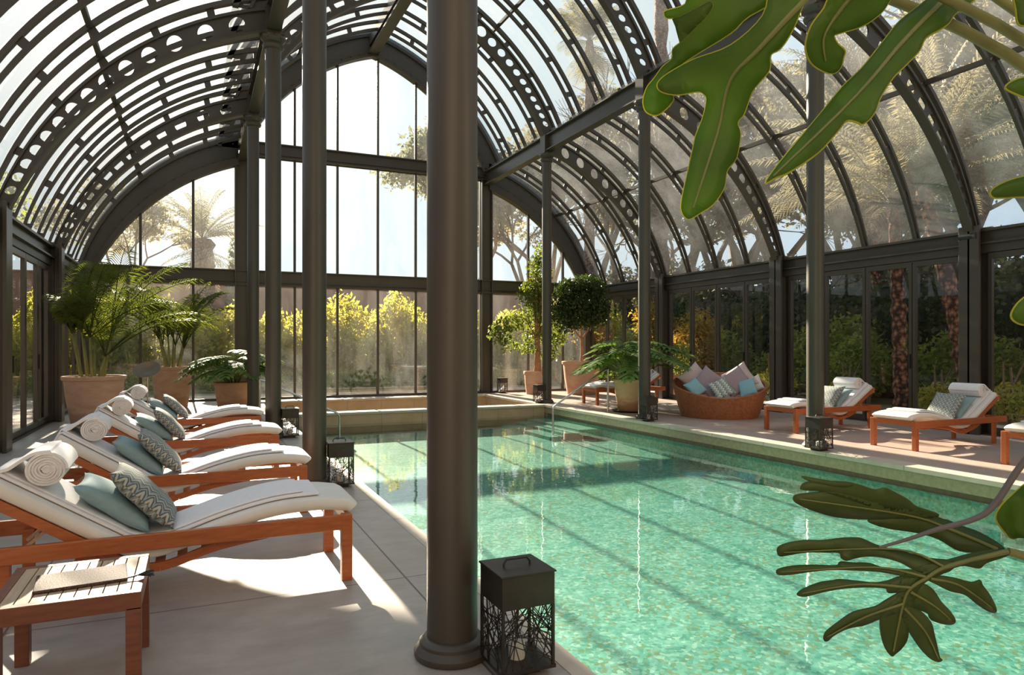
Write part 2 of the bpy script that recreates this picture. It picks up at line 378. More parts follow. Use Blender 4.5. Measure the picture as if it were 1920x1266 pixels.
def holed(mb, zone, side, y, holes, th=.014):
    # web plate between f=.36 and f=1 with round holes centred at f=.68
    N = 20; fa, fb, fc = .40, 1.0, .68
    hs = sorted(holes)
    edges = [max(0, hs[0] - (hs[1] - hs[0]) * .5)] + [(a + b) / 2 for a, b in zip(hs, hs[1:])] + [min(1, hs[-1] + (hs[-1] - hs[-2]) * .5)]
    if edges[0] > 0: curved(mb, zone, side, fa, fb, y - th, y + th, 0, edges[0], 6)
    if edges[-1] < 1: curved(mb, zone, side, fa, fb, y - th, y + th, edges[-1], 1, 6)
    for i, h in enumerate(hs):
        t0, t1 = edges[i], edges[i + 1]
        c = P3(zone, side, h, fc, y); a = P3(zone, side, h, fa, y); b = P3(zone, side, h, fb, y); d1 = P3(zone, side, t1, fc, y); d0 = P3(zone, side, t0, fc, y)
        H = (a - b).length; L = (d1 - d0).length; r = min(.36 * H, .33 * L)
        ut = (d1 - d0).normalized(); uf = (b - a).normalized()
        ring, cell = [], []
        for k in range(N):
            an = 2 * math.pi * (k + .5) / N; cx, cz = math.cos(an), math.sin(an)
            ring.append(c + ut * (r * cx) + uf * (r * cz))
            m = max(abs(cx), abs(cz)); ex, ez = cx / m, cz / m
            tt = h + (t1 - h) * ex if ex > 0 else h + (h - t0) * ex
            ff = fc + (fb - fc) * ez if ez > 0 else fc + (fc - fa) * ez
            cell.append(P3(zone, side, tt, ff, y))
        dy = Vector((0, th, 0)); V = [p - dy for p in ring] + [p - dy for p in cell] + [p + dy for p in ring] + [p + dy for p in cell]; F = []
        for k in range(N):
            k2 = (k + 1) % N
            F += [(k, k2, N + k2, N + k), (2 * N + k2, 2 * N + k, 3 * N + k, 3 * N + k2), (k2, k, 2 * N + k, 2 * N + k2)]
        mb.add(V, F)
    curved(mb, zone, side, .34, .42, y - .05, y + .05)
    curved(mb, zone, side, .955, 1.03, y - .075, y + .075)
def t_of(zone, u, z):
    A, a = (OA, AO) if zone == 'aisle' else (ON, NO)
    an = math.atan2(z - A[1], u - A[0]); return (an - a[0]) / (a[1] - a[0])
HA = [t_of('aisle', u, z) for u, z in ((3.8, 6.19), (4.22, 5.97), (4.63, 5.74), (4.96, 5.52), (5.25, 5.29), (5.5, 5.06), (5.72, 4.84), (5.91, 4.62), (6.08, 4.42), (6.23, 4.21), (6.37, 4.01), (6.49, 3.81), (6.6, 3.62), (6.7, 3.43))]
HN = [t_of('nave', u, z) for u, z in ((.36, 9.41), (.78, 9.23), (1.22, 8.99), (1.63, 8.74), (1.92, 8.53), (2.17, 8.31), (2.38, 8.09), (2.58, 7.88), (2.75, 7.67), (2.9, 7.48), (3.04, 7.28), (3.16, 7.08), (3.27, 6.88), (3.37, 6.68))]

ceiling = empty('ceiling', (XC, 9, 6), 0, 'curved iron and glass roof of three vaults over the pool hall', 'roof', kind='structure')
ceiling.location = (0, 0, 0)
def zones():
    return (('aisle', -1), ('nave', -1), ('nave', 1), ('aisle', 1))
for y in FR:
    for zone, side in zones():
        mb = MB(); holed(mb, zone, side, y, HA if zone == 'aisle' else HN); curved(mb, zone, side, 0, .13, y - .05, y + .05)
        for i in range(7):
            t = i / 6; curved(mb, zone, side, .12, .36, y - .012, y + .012, max(0, t - .010), min(1, t + .012), 2)
        mb.build('perforated_arch', 'iron_dark', ceiling, 40)
bays = list(zip(FR, FR[1:] + [YB]))
for y0, y1 in bays:
    for k in (1, 2, 3):
        y = y0 + (y1 - y0) * k / 4
        for zone, side in zones():
            mb = MB(); rib(mb, zone, side, y); mb.build('glazing_rib', 'iron_dark', ceiling, 40)
    for zone, side in zones():
        for t in ((.50,) if zone == 'aisle' else (.42,)):
            mb = MB(); a = P3(zone, side, t, .06, y0); b = P3(zone, side, t, .06, y1); mb.bar(a, b, .06, .07); mb.build('purlin', 'iron_dark', ceiling)
        for k in range(4):
            ya, yb = y0 + (y1 - y0) * k / 4, y0 + (y1 - y0) * (k + 1) / 4
            mb = MB(); n = 20; secs = []
            for i in range(n + 1): secs.append([P3(zone, side, i / n, -.02, ya), P3(zone, side, i / n, -.02, yb)])
            mb.loft(secs, caps=False, closed=False); mb.build('curved_glass_pane', 'roof_glass', ceiling, 60)
mb = MB(); mb.box(XC - .11, XC + .11, FR[0], YB, 9.62, 9.92); mb.box(XC - .05, XC + .05, FR[0], YB, 9.44, 9.64); mb.box(XC - .14, XC + .14, FR[0], YB, 9.40, 9.45)
mb.build('ridge_beam', 'iron_dark', ceiling)

# nave columns with the beams they carry
def column(x, y, label, r=.115):
    e = empty('iron_column', (x, y, 0), 0, label, 'column', 'round iron columns beside the pool')
    mb = MB(); mb.lathe([(r, .05), (r, 5.9)], n=40); mb.build('shaft', 'iron', e, 40)
    mb = MB(); mb.lathe([(r + .05, 0), (r + .058, .012), (r + .058, .03), (r + .045, .045), (r + .034, .055), (r + .034, .07), (r + .018, .085), (r + .004, .09)], n=40); mb.build('base_ring', 'iron', e, 35)
    mb = MB(); mb.lathe([(r, 5.86), (r + .03, 5.88), (r + .045, 5.92), (r + .03, 5.95), (r + .02, 5.97), (r + .05, 6.0), (r + .07, 6.02), (r + .07, 6.06)], n=32); mb.build('capital', 'iron', e, 35)
    mb = MB(); mb.box(-.12, .12, -.13, .13, 6.06, 6.52); mb.box(-.15, .15, -.16, .16, 6.06, 6.09)
    for sx in (-1, 1):
        for sy in (-1, 1): mb.lathe([(.014, 0), (.014, .05)], (sx * .1, sy * .145, 6.0), 8)
    mb.build('head_block', 'iron', e)
    return e
LC = ['round iron column beside the large black lantern at the near pool edge', 'second round iron column along the loungers, beside the lantern', 'third round iron column along the loungers, by the foot of a lounger', 'thin round iron column before the glass end wall, left of the pool']
for y, lb in zip(FR[1:], LC): column(XC - UN, y, lb)
RC = [None, 'green-lit round iron column across the pool between two teak loungers', 'round iron column behind the small lantern next to the big clay pot', 'round iron column at the corner of the pool and the far stone basin']
column(XC + UN, FR[1], 'round iron column on the deck across the pool, out past the leaves')
for y, lb in zip(FR[2:], RC[1:]): column(XC + UN, y, lb)
for side, lb in ((-1, 'long iron beam on the column heads above the loungers'), (1, 'long iron beam on the column heads across the pool')):
    x = XC + side * UN; mb = MB()
    mb.box(x - .10, x + .10, FR[0], YB, 6.12, 6.145); mb.box(x - .015, x + .015, FR[0], YB, 6.14, 6.49); mb.box(x - .10, x + .10, FR[0], YB, 6.485, 6.51)
    tag(mb.build('nave_beam', 'iron', None), lb, 'beam', kind='structure')

# ------------------------------------------------------------------ end wall
MULL = [-1.23, -.07, 2.36, 3.47, 4.57, 5.65, 6.75, 9.18, 10.37]
wb = empty('wall_back', (0, 0, 0), 0, 'tall glazed iron end wall beyond the pool', 'wall', kind='structure')
def topz(x):
    u = abs(x - XC)
    c = IA if u > UN else INN
    return c[1] + math.sqrt(max(.0, c[2] ** 2 - (u - c[0]) ** 2))
XL, XR = XC - UW, XC + UW
for zone, side in zones():
    mb = MB(); curved(mb, zone, side, -.2, .05, YB - .05, YB + .02); curved(mb, zone, side, .04, 1.0, YB - .05, YB + .12); curved(mb, zone, side, .90, 1.24 if zone == 'aisle' else 1.02, YB - .11, YB + .12); curved(mb, zone, side, .0, .12, YB - .11, YB + .12)  # lip above the roof and deeper aisle flange added to block stray sun
    for i in range(18):
        t = (i + .5) / 18
        for f in (.22, .82):
            p = P3(zone, side, t, f, YB - .055); mb.box(p.x - .014, p.x + .014, p.y - .012, p.y + .01, p.z - .014, p.z + .014)
    mb.build('end_arch', 'iron_dark', wb, 40)
for sx in (-1, 1):
    x = XC + sx * UN; mb = MB(); mb.box(x - .17, x + .17, YB - .03, YB + .05, 0, 6.3); mb.box(x - .17, x - .14, YB - .12, YB + .14, 0, 6.3); mb.box(x + .14, x + .17, YB - .12, YB + .14, 0, 6.3); mb.build('end_post', 'iron', wb)
    x = XC + sx * UW; mb = MB(); mb.box(x - .14, x + .14, YB - .14, YB + .14, 0, 3.3); mb.build('corner_post', 'iron', wb)
for (x0, x1, z0, z1) in ((XL, XR, 2.94, 3.33), (XC - UN, XC + UN, 6.26, 6.64)):
    mb = MB(); mb.box(x0, x1, YB - .02, YB + .06, z0, z1)
    for z in (z0, z1 - .03): mb.box(x0, x1, YB - .10, YB + .12, z, z + .03)
    mb.box(x0, x1, YB - .05, YB, z0 + .09, z0 + .12); mb.build('crossbeam', 'iron', wb)
mb = MB(); mb.box(XL, XR, YB - .05, YB + .05, 0, .06); mb.build('sill', 'iron', wb)
for x in MULL:
    mb = MB(); mb.box(x - .03, x + .03, YB - .04, YB + .04, 0, 2.95); mb.box(x - .03, x + .03, YB - .04, YB + .04, 3.3, (topz(x) + .05) if abs(x - XC) > UN else 6.3)
    if abs(x - XC) < UN: mb.box(x - .03, x + .03, YB - .04, YB + .04, 6.6, topz(x) + .08)
    mb.build('mullion', 'iron_dark', wb)
xs = sorted([XL, XR, XC - UN, XC + UN] + MULL)
for a, b in zip(xs, xs[1:]):
    a += .02; b -= .02
    mb = MB(); y = YB + .02
    mb.add([(a, y, .04), (b, y, .04), (b, y, 2.97), (a, y, 2.97)], [(0, 1, 2, 3)])
    n = 8; mid = abs((a + b) / 2 - XC) < UN
    def col_pane(zlo, zf):
        V = []
        for i in range(n + 1):
            x = a + (b - a) * i / n; V += [(x, y, zlo), (x, y, max(zlo + .01, zf(x)))]
        mb.add(V, [(2 * i, 2 * i + 2, 2 * i + 3, 2 * i + 1) for i in range(n)])
    if mid:
        mb.add([(a, y, 3.3), (b, y, 3.3), (b, y, 6.3), (a, y, 6.3)], [(0, 1, 2, 3)]); col_pane(6.6, lambda x: topz(x) + .05)
    else: col_pane(3.3, lambda x: topz(x) + .05)
    mb.build('glass_pane', 'wall_glass', wb)

# ------------------------------------------------------------------ side walls with folding glass doors
dn = 0
for side, nm in ((1, 'wall_right'), (-1, 'wall_left')):
    w = empty(nm, (0, 0, 0), 0, 'iron-framed side wall of tall glass doors ' + ('across the pool' if side > 0 else 'behind the loungers'), 'wall', kind='structure')
    xi = XC + side * UW; xo = XC + side * (UW + .16)
    x0, x1 = min(xi, xo), max(xi, xo)
    mb = MB(); mb.box(x0 + .05, x1 - .05, FR[0], YB, 3.0, 3.22); mb.box(x0 - .03, x1 + .03, FR[0], YB, 3.19, 3.23); mb.box(x0 - .03, x1 + .03, FR[0], YB, 2.99, 3.02); mb.build('wall_beam', 'iron', w)
    mb = MB(); mb.box(x0 + .03, x1 - .03, FR[0], YB, 2.86, 2.99); mb.build('transom', 'iron_dark', w)
    mb = MB(); mb.box(x0, x1, FR[0], YB, -.02, .02); mb.build('threshold', 'iron_dark', w)
    for y in FR:
        mb = MB(); mb.box(x0 - .02, x1 + .02, y - .02, y + .02, 0, 3.3)
        a = x0 - .15 if side > 0 else x1 + .10; mb.box(a, a + .05, y - .16, y + .16, 0, 3.28); mb.box(min(a, xi), max(a, xi), y - .02, y + .02, 0, 3.28)
        b = x1 if side > 0 else x0 - .05; mb.box(b, b + .05, y - .17, y + .17, 0, 3.28)
        mb.build('wall_post', 'iron', w, None, .006)
    for bi, (ya, yb) in enumerate(bays):
        if bi == 0: continue
        ya += .17; yb -= .17; n = 4; wd = (yb - ya) / n; xm = (x0 + x1) / 2
        for k in range(n):
            dn += 1
            fold = 0.0
            d = empty('door_%d' % dn, (xm, ya + wd * k, 0), fold, 'tall dark-framed glass folding door leaf ' + ('in the wall across the pool' if side > 0 else 'in the wall behind the loungers'), 'door', 'folding glass doors ' + ('across the pool' if side > 0 else 'behind the loungers'), 'structure')
            mb = MB(); q = .065
            mb.box(-.03, .03, .008, q, .03, 2.85); mb.box(-.03, .03, wd - q, wd - .008, .03, 2.85); mb.box(-.03, .03, q, wd - q, .03, .12); mb.box(-.03, .03, q, wd - q, 2.76, 2.85)
            mb.build('door_frame', 'iron', d)
            mb = MB(); mb.add([(0, q, .12), (0, wd - q, .12), (0, wd - q, 2.76), (0, q, 2.76)], [(0, 1, 2, 3)]); mb.build('pane', 'door_glass', d)
            if k in (1, 3):
                mb = MB(); s_ = -side; mb.box(min(.03 * s_, .055 * s_), max(.03 * s_, .055 * s_), .02, .05, 1.0, 1.25); mb.build('handle', 'charcoal', d)
mb = MB(); mb.box(XL - 6, XR + 6, -6.6, -6, -.1, 9.5); tag(mb.build('wall_front_bounce', 'bounce_wall_warm'), 'unseen wall added behind the viewer to bounce warm fill light', 'wall', kind='structure')  # added out of view: warm bounce on the columns, blocks blue sky
# small spotlight on a wall post across the pool
sp = empty('spotlight', (XC + UW - .10, FR[2] - .05, 3.12), 0, 'small black spotlight on the right wall post below the arch', 'lamp')
mb = MB(); mb.tube([(-.02, -.02, 0), (-.02, .2, 0)], .055, 16); mb.build('housing', 'charcoal', sp, 40)
mb = MB(); mb.tube([(-.02, -.07, .0), (-.02, -.02, 0)], [.062, .058], 16); mb.build('lens_hood', 'iron', sp, 40)
mb = MB(); mb.bar((-.02, .07, 0), (.05, .07, -.0), .03, .03); mb.build('bracket', 'charcoal', sp)

# ------------------------------------------------------------------ floor and pool
PL, PR, PN, PF = 1.52, 7.5, 1.3, 14.7          # pool edges: left, right, near, far
def slab(name, mat, x0, x1, y0, y1, lb, z0=-.14, z1=0):
    mb = MB(); mb.box(x0, x1, y0, y1, z0, z1); return tag(mb.build(name, mat), lb, 'floor', kind='structure')
slab('floor', 'floor', XL - .2, 1.15, -6, YB + .06, 'grey travertine floor under the left row of loungers')
slab('floor', 'floor', 1.15, XR + .2, -6, PN - .3, 'grey travertine floor at the near end of the pool')
slab('floor', 'deck', 7.78, XR + .2, PN - .3, YB + .06, 'pinkish stone deck on the far side of the pool')
slab('floor', 'floor', 1.15, 7.78, 18.45, YB + .06, 'narrow stone strip along the end wall')
pool = empty('swimming_pool', (0, 0, 0), 0, 'long turquoise mosaic swimming pool with stone edges', 'pool')
def zf(y):                                       # level floor, raised with distance to imitate refraction in the water
    return -.25 - 1.5 * (.43 - .27 * min(1, max(0, (y - 2.0) / 10)) ** .75) * (1.0 if y > 4 else 1.05)
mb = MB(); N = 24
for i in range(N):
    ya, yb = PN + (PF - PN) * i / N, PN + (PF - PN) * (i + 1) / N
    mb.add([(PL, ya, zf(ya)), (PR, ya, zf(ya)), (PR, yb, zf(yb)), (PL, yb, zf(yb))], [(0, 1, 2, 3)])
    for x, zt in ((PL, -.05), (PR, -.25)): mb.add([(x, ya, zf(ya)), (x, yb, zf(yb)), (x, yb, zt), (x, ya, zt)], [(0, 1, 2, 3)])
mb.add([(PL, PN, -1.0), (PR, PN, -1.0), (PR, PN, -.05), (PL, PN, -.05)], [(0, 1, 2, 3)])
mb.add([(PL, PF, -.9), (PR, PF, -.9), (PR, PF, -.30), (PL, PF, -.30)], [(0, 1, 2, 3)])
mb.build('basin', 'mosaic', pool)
for i in range(3):
    mb = MB(); mb.box(PR - .45 - .33 * i, PR - .001 if i == 0 else PR - .45 - .33 * (i - 1), PF - 2.4, PF - .001, -.8, -.31 - .055 * i); mb.build('entry_step', 'mosaic', pool)
mb = MB(); mb.box(1.15, PL + .02, PN - .3, PF + .3, -.14, .001); mb.box(1.15, 7.78, PN - .3, PN + .02, -.139, .0005); mb.build('edge_stone', 'floor', pool)
mb = MB(); mb.box(PL - .07, PL + .025, PN, PF, -.13, .004); mb.build('edge_trim', 'coping', pool)
mb = MB(); mb.box(PR - .02, 7.78, PN - .3, 18.5, -.05, .002); mb.build('far_coping', 'coping', pool)
mb = MB(); mb.box(PR, PR + .25, PN - .3, PF, -.185, -.05); mb.box(PR + .09, PR + .25, PN - .3, PF, -.4, -.18); mb.build('kerb', 'kerb', pool)
mb = MB(); mb.box(PL, PR + .02, PF, PF + .30, -.95, -.04); mb.box(PR, PR + .25, PF, 18.5, -1, -.05); mb.box(1.3, PR + .1, 18.4, 18.6, -1, -.04); mb.box(1.3, PL, PF, 18.5, -1, -.04); mb.box(PL, PR, PF + .3, 18.4, -1, -.8); mb.build('stone_basin', 'basin_stone', pool)
for ya, yb in ((PF - .03, PF + .33), (18.36, 18.62)):
    mb = MB(); mb.box(PL - .1, PR + .02, ya, yb, -.045, .003); mb.build('basin_coping', 'coping', pool)
mb = MB(); mb.add([(PL + .02, PN, -.25), (PR + .09, PN, -.25), (PR + .09, PF, -.25), (PL + .02, PF, -.25)], [(0, 1, 2, 3)]); mb.add([(PL, PF + .3, -.33), (PR, PF + .3, -.33), (PR, 18.4, -.33), (PL, 18.4, -.33)], [(0, 1, 2, 3)]); mb.build('water_surface', 'water', pool)

# handrails
def handrail(pts, post, label):
    e = empty('handrail', (0, 0, 0), 0, label, 'handrail')
    mb = MB(); mb.tube(pts, .021, 12); mb.build('rail', 'steel', e, 40)
    mb = MB(); mb.tube(post, .021, 12); mb.lathe([(.05, 0), (.05, .01), (.03, .018)], (post[0][0], post[0][1], 0), 18); mb.build('post', 'steel', e, 40)
handrail([(6.62, 12.6, -.5), (6.62, 12.6, .10), (6.64, 12.6, .155), (6.70, 12.6, .20), (7.85, 12.6, .88), (7.93, 12.6, .90)], [(7.93, 12.6, 0), (7.93, 12.6, .90)], 'slanting steel pool handrail beside the big philodendron pot')
handrail([(2.57, 13.9, -.5), (2.57, 13.9, .0), (2.55, 13.9, .05), (2.49, 13.9, .09), (1.17, 13.9, .73), (1.09, 13.9, .75)], [(1.09, 13.9, 0), (1.09, 13.9, .75)], 'slanting steel pool handrail behind the left iron columns')

# ------------------------------------------------------------------ furniture
def sweep(path, w, th, r=.02, n=3):
    """closed rounded slab following (x, z) points, thickness th upwards, width w in y"""
    secs = []; m = len(path)
    for i, (x, z) in enumerate(path):
        a = path[max(0, i - 1)]; b = path[min(m - 1, i + 1)]
        tx, tz = b[0] - a[0], b[1] - a[1]; L = math.hypot(tx, tz); nx, nz = -tz / L, tx / L
        endk = 1.0 if 0 < i < m - 1 else .72
        sec = []
        hw, ht = w / 2 * (1 if endk == 1 else .97), th / 2
        for k in range(20):
            an = 2 * math.pi * k / 20; c, s = math.cos(an), math.sin(an)
            q = .28
            yy = hw * math.copysign(abs(c) ** q, c); hh = ht * endk * math.copysign(abs(s) ** .42, s) + ht
            sec.append((x + nx * hh, yy, z + nz * hh))
        secs.append(sec)
    return secs
def smooth_path(pts, n=6):
    out = []
    for i in range(len(pts) - 1):
        p0 = pts[max(0, i - 1)]; p1 = pts[i]; p2 = pts[i + 1]; p3 = pts[min(len(pts) - 1, i + 2)]
        for k in range(n):
            t = k / n
            out.append(tuple(.5 * ((2 * p1[j]) + (-p0[j] + p2[j]) * t + (2 * p0[j] - 5 * p1[j] + 4 * p2[j] - p3[j]) * t * t + (-p0[j] + 3 * p1[j] - 3 * p2[j] + p3[j]) * t ** 3) for j in range(len(p1))))
    out.append(tuple(pts[-1])); return out
BA = R(33); PVX, PVZ = 1.18, .25
def back_pt(s, off=0): return (PVX + s * math.cos(BA) - off * math.sin(BA), PVZ + s * math.sin(BA) + off * math.cos(BA))
MAT_PATH = smooth_path([(.02, .39), (.04, .395), (.18, .412), (.42, .402), (.68, .345), (.92, .268), (1.06, .24), (1.2, .265), back_pt(.14, .0), back_pt(.4), back_pt(.72), back_pt(.76)], 5)
def make_lounger(mat='teak'):
    e = empty('sun_lounger')
    for s in (-1, 1):
        mb = MB(); mb.box(.004, 1.95, s * .325 - .016, s * .325 + .016, .305, .392); mb.build('side_rail', mat, e, None, .004)
        mb = MB(); ya = .281 if s > 0 else -.343; mb.box(.0, .062, ya, ya + .062, 0, .3935); mb.build('leg', mat, e, None, .004)
        mb = MB(); mb.box(1.70, 1.76, s * .29 - .02, s * .29 + .02, 0, .34); mb.build('leg', mat, e, None, .004)
    for q in ((.004, .03, -.30, .30, .325, .390), (1.9, 1.93, -.31, .31, .31, .385)):
        mb = MB(); mb.box(*q); mb.build('cross_rail', mat, e, None, .003)
    mb = MB()
    for s in (-1, 1):
        p = smooth_path([(.45, .315), (.75, .27), (1.03, .195), (1.25, .235), (1.42, .30)], 5)
        for a, b in zip(p, p[1:]): mb.bar((a[0], s * .27, a[1]), (b[0], s * .27, b[1]), .024, .046)
    for x, z in ((.55, .31), (.68, .29), (.8, .262), (.92, .232), (1.03, .208), (1.15, .222), (1.27, .25)): mb.box(x - .025, x + .025, -.262, .262, z - .002, z + .010)
    mb.build('sling_slats', mat, e)
    mb = MB()
    for s in (-1, 1):
        a, b = back_pt(.02, -.02), back_pt(.80, -.02); mb.bar((a[0], s * .275, a[1]), (b[0], s * .275, b[1]), .03, .05)
    for k in range(7):
        c = back_pt(.06 + k * .115, -.012); a = back_pt(.02 + k * .115, -.012); b = back_pt(.09 + k * .115, -.012)
        mb.bar((a[0], 0, a[1]), (b[0], 0, b[1]), .52, .014)
    mb.build('backrest_frame', mat, e, None, .002)
    for s in (-.2, .2):
        mb = MB(); a = back_pt(.42, -.05); mb.bar((a[0], s, a[1]), (1.72, s, .30), .045, .016); mb.build('prop', 'teak_pale', e)
    mb = MB(); mb.loft(sweep(MAT_PATH, .585, .085)); mb.build('mattress', 'canvas', e, 60)
    return e
def make_towel():
    path = [p for p in MAT_PATH]
    pts = []
    for i, p in enumerate(path):
        a = path[max(0, i - 1)]; b = path[min(len(path) - 1, i + 1)]; tx, tz = b[0] - a[0], b[1] - a[1]; L = math.hypot(tx, tz)
        q = (p[0] - tz / L * .0855, p[1] + tx / L * .0855)
        if .17 < q[0]: pts.append(q)
    mb = MB(); mb.loft(sweep(pts, .47, .022)); 
    mb2 = [q for q in pts if q[0] > .25]
    lift = [(x, z + .021) for x, z in mb2]
    mb.loft(sweep(lift, .42, .016)); return mb
def make_roll(L=.44, r=.088, turns=5.5, th=.0145):
    mb = MB(); n = int(turns * 22); inner, outer = [], []
    for i in range(n + 1):
        a = 2 * math.pi * turns * i / n; rr = .012 + (r - .012) * i / n
        w = 1 + .012 * math.sin(a * 3.1)
        inner.append((rr * w * math.cos(a), rr * w * math.sin(a) * .94)); ro = rr + th * .86; outer.append((ro * w * math.cos(a), ro * w * math.sin(a) * .94))
    secs = []
    for i in range(n + 1):
        b = .004 * math.sin(i * .7)
        p, q = inner[i], outer[i]
        secs.append([(p[0], -L / 2 + b, p[1]), (q[0], -L / 2 + .006 + b, q[1]), (q[0], L / 2 - .006 - b, q[1]), (p[0], L / 2 - b, p[1])])
    mb.loft(secs); mb.tube([(0, -L / 2 + .01, 0), (0, L / 2 - .01, 0)], .02, 10)
    fl = smooth_path([(-.02, .094), (.05, .086), (.11, .052), (.16, .016), (.20, .004)], 4)
    mb.loft([[(x - .004, -L / 2 + .012, z - .007), (x + .004, -L / 2 + .012, z + .007), (x + .004, L / 2 - .012, z + .007), (x - .004, L / 2 - .012, z - .007)] for x, z in fl])
    return mb
def make_pillow(name, w, h, t, mat, label, cat='cushion', group=None):
    n = 18; V = []; F = []
    for sgn in (1, -1):
        b = len(V)
        for i in range(n + 1):
            for j in range(n + 1):
                u = -1 + 2 * i / n; v = -1 + 2 * j / n
                u_ = math.copysign(abs(u) ** .85, u); v_ = math.copysign(abs(v) ** .85, v)
                x = w / 2 * u_ * (1 - .09 * (1 - v * v)); y = h / 2 * v_ * (1 - .09 * (1 - u * u))
                z = sgn * t / 2 * ((1 - u * u) * (1 - v * v)) ** .42
                z += .004 * math.sin(7 * u + 2 * v) * (1 - u * u) * (1 - v * v)
                V.append((x, y, z))
        for i in range(n):
            for j in range(n):
                a = b + i * (n + 1) + j; q = (a, a + n + 1, a + n + 2, a + 1); F.append(q if sgn > 0 else q[::-1])
    mb = MB(); mb.add(V, F)
    me = bpy.data.meshes.new(name); me.from_pydata(mb.v, [], mb.f)
    bm = bmesh.new(); bm.from_mesh(me); bmesh.ops.remove_doubles(bm, verts=bm.verts, dist=.0004); bm.to_mesh(me); bm.free()
    me.materials.append(MT[mat]); me.shade_smooth(); me.set_sharp_from_angle(angle=R(80))
    return tag(link(name, me), label, cat, group)
def place(o, base, loc, xdir, ydir):
    """put a flat thing at loc with its local x and y along given directions, in base's frame"""
    x = Vector(xdir).normalized(); y = Vector(ydir).normalized(); z = x.cross(y).normalized(); y = z.cross(x)
    m = Matrix((x, y, z)).transposed().to_4x4(); m.translation = Vector(loc); o.matrix_world = base @ m
def set_lounger(root, towel, roll, foot, cy, toward, labels, full=True):
    base = Matrix.Translation((foot, cy, 0)) @ (Matrix.Rotation(math.pi, 4, 'Z') if toward < 0 else Matrix.Identity(4))
    root.matrix_world = base
    return base
LG = 'teak sun loungers with white mattresses'
lounger0 = make_lounger(); towel0 = None; roll0 = None
WHERE = ['nearest the slatted side table', 'second of the left row', 'third of the left row', 'farthest of the left row']
first = True
def dress(i, base, lab, seed, zig_first=True, dark=False):
    global towel0, roll0
    rng = random.Random(seed)
    if towel0 is None:
        towel0 = make_towel().build('towel', 'towel', None, 60); t = towel0
        roll0 = make_roll().build('rolled_towel', 'towel', None, 45); r = roll0
    else:
        t = towel0.copy(); COL.objects.link(t); r = roll0.copy(); COL.objects.link(r)
    t.matrix_world = base
    tag(t, 'white towel spread on the lounger ' + lab, 'towel', 'spread white towels')
    p = back_pt(.60, .085 + .022 + .016 + .088)
    r.matrix_world = base @ Matrix.Translation((p[0], .0 + rng.uniform(-.02, .02), p[1])) @ Matrix.Rotation(rng.uniform(-.06, .06), 4, 'Z') 
    tag(r, 'rolled white towel at the head of the lounger ' + lab, 'rolled towel', 'rolled white towels')
    for kind, px, pz, an, sz, th in (('blue', 1.265, .515, R(38), .46, .13), ('zig', 1.115, .545, R(47), .46, .13)):
        a = an + rng.uniform(-.04, .04); yo = rng.uniform(-.02, .02)
        o = make_pillow('throw_pillow', sz, sz, th, kind, ('plain pale blue pillow' if kind == 'blue' else 'zigzag patterned pillow') + ' on the lounger ' + lab, 'pillow', 'pillows on the loungers')
        place(o, base, (px, yo, pz), (math.cos(a), rng.uniform(-.04, .04), math.sin(a)), (0, 1, 0))
for i, (yy, lab) in enumerate(zip((4.53, 6.38, 8.55, 10.90), WHERE)):
    o = lounger0 if i == 0 else copy_tree(lounger0)
    base = set_lounger(o, None, None, .85, yy, -1, None)
    tag(o, 'teak sun lounger with white mattress, ' + lab, 'sun lounger', LG)
    dress(i, base, lab, i)
WR = ['right of the wicker daybed', 'in the middle of the right-hand deck', 'cut by the right edge', 'behind the big philodendron pot']
for i, (fx, yy, lab) in enumerate(zip((8.65, 8.65, 8.65, 8.5), (8.55, 6.53, 4.78, 14.33), WR)):
    o = copy_tree(lounger0); base = Matrix.Translation((fx, yy, 0)); o.matrix_world = base
    tag(o, 'teak sun lounger with white mattress, ' + lab, 'sun lounger', LG)
    dress(i, base, lab, 20 + i)

def side_table(x0, x1, y0, y1, h, label, mat='teak_dark'):
    e = empty('side_table', ((x0 + x1) / 2, (y0 + y1) / 2, 0), 0, label, 'side table')
    w, d = (x1 - x0) / 2, (y1 - y0) / 2
    mb = MB()
    for a in (-d, d - .04): mb.box(-w, w, a, a + .04, h - .07, h)
    for a in (-w, w - .04): mb.box(a, a + .04, -d + .04, d - .04, h - .07, h - .001)
    mb.build('apron', mat, e, None, .003)
    mb = MB(); n = 9; ww = (2 * w - .08) / n
    for k in range(n): mb.box(-w + .04 + k * ww + .0025, -w + .04 + (k + 1) * ww - .0025, -d + .04, d - .04, h - .018, h - .001)
    mb.build('slatted_top', 'teak_pale', e)
    for sx in (-1, 1):
        for sy in (-1, 1):
            a = -w if sx < 0 else w - .055; b = -d if sy < 0 else d - .055
            mb = MB(); mb.box(a, a + .055, b, b + .055, .0, h - .06); mb.box(a + .008, a + .047, b + .008, b + .047, 0, .012); mb.build('leg', mat, e, None, .003)
    return e
side_table(-.72, -.20, 3.14, 3.70, .42, 'slatted teak side table in front of the nearest lounger')
mb = MB(); mb.box(-.165, .165, -.115, .115, 0, .012); fo = mb.build('menu_folder', 'woven', None, None, .004); fo.location = (-.435, 3.40, .421); fo.rotation_euler = (0, 0, R(6))
tag(fo, 'brown woven folder with a dark tassel lying on the slatted side table', 'folder')
mb = MB(); rng = random.Random(5)
mb.tube([(.155, -.10, .008), (.185, -.10, .010), (.20, -.098, .012)], .0035, 6)
for k in range(26):
    a = rng.uniform(-.5, .5); mb.tube([(.198, -.098, .012), (.225 + rng.uniform(0, .02), -.098 + .018 * math.sin(a * 3), .012 + rng.uniform(-.008, .01)), (.245 + rng.uniform(0, .02), -.098 + .03 * math.sin(a * 3), .008 + rng.uniform(-.006, .014))], .0016, 4)
mb.build('tassel', 'charcoal', fo)

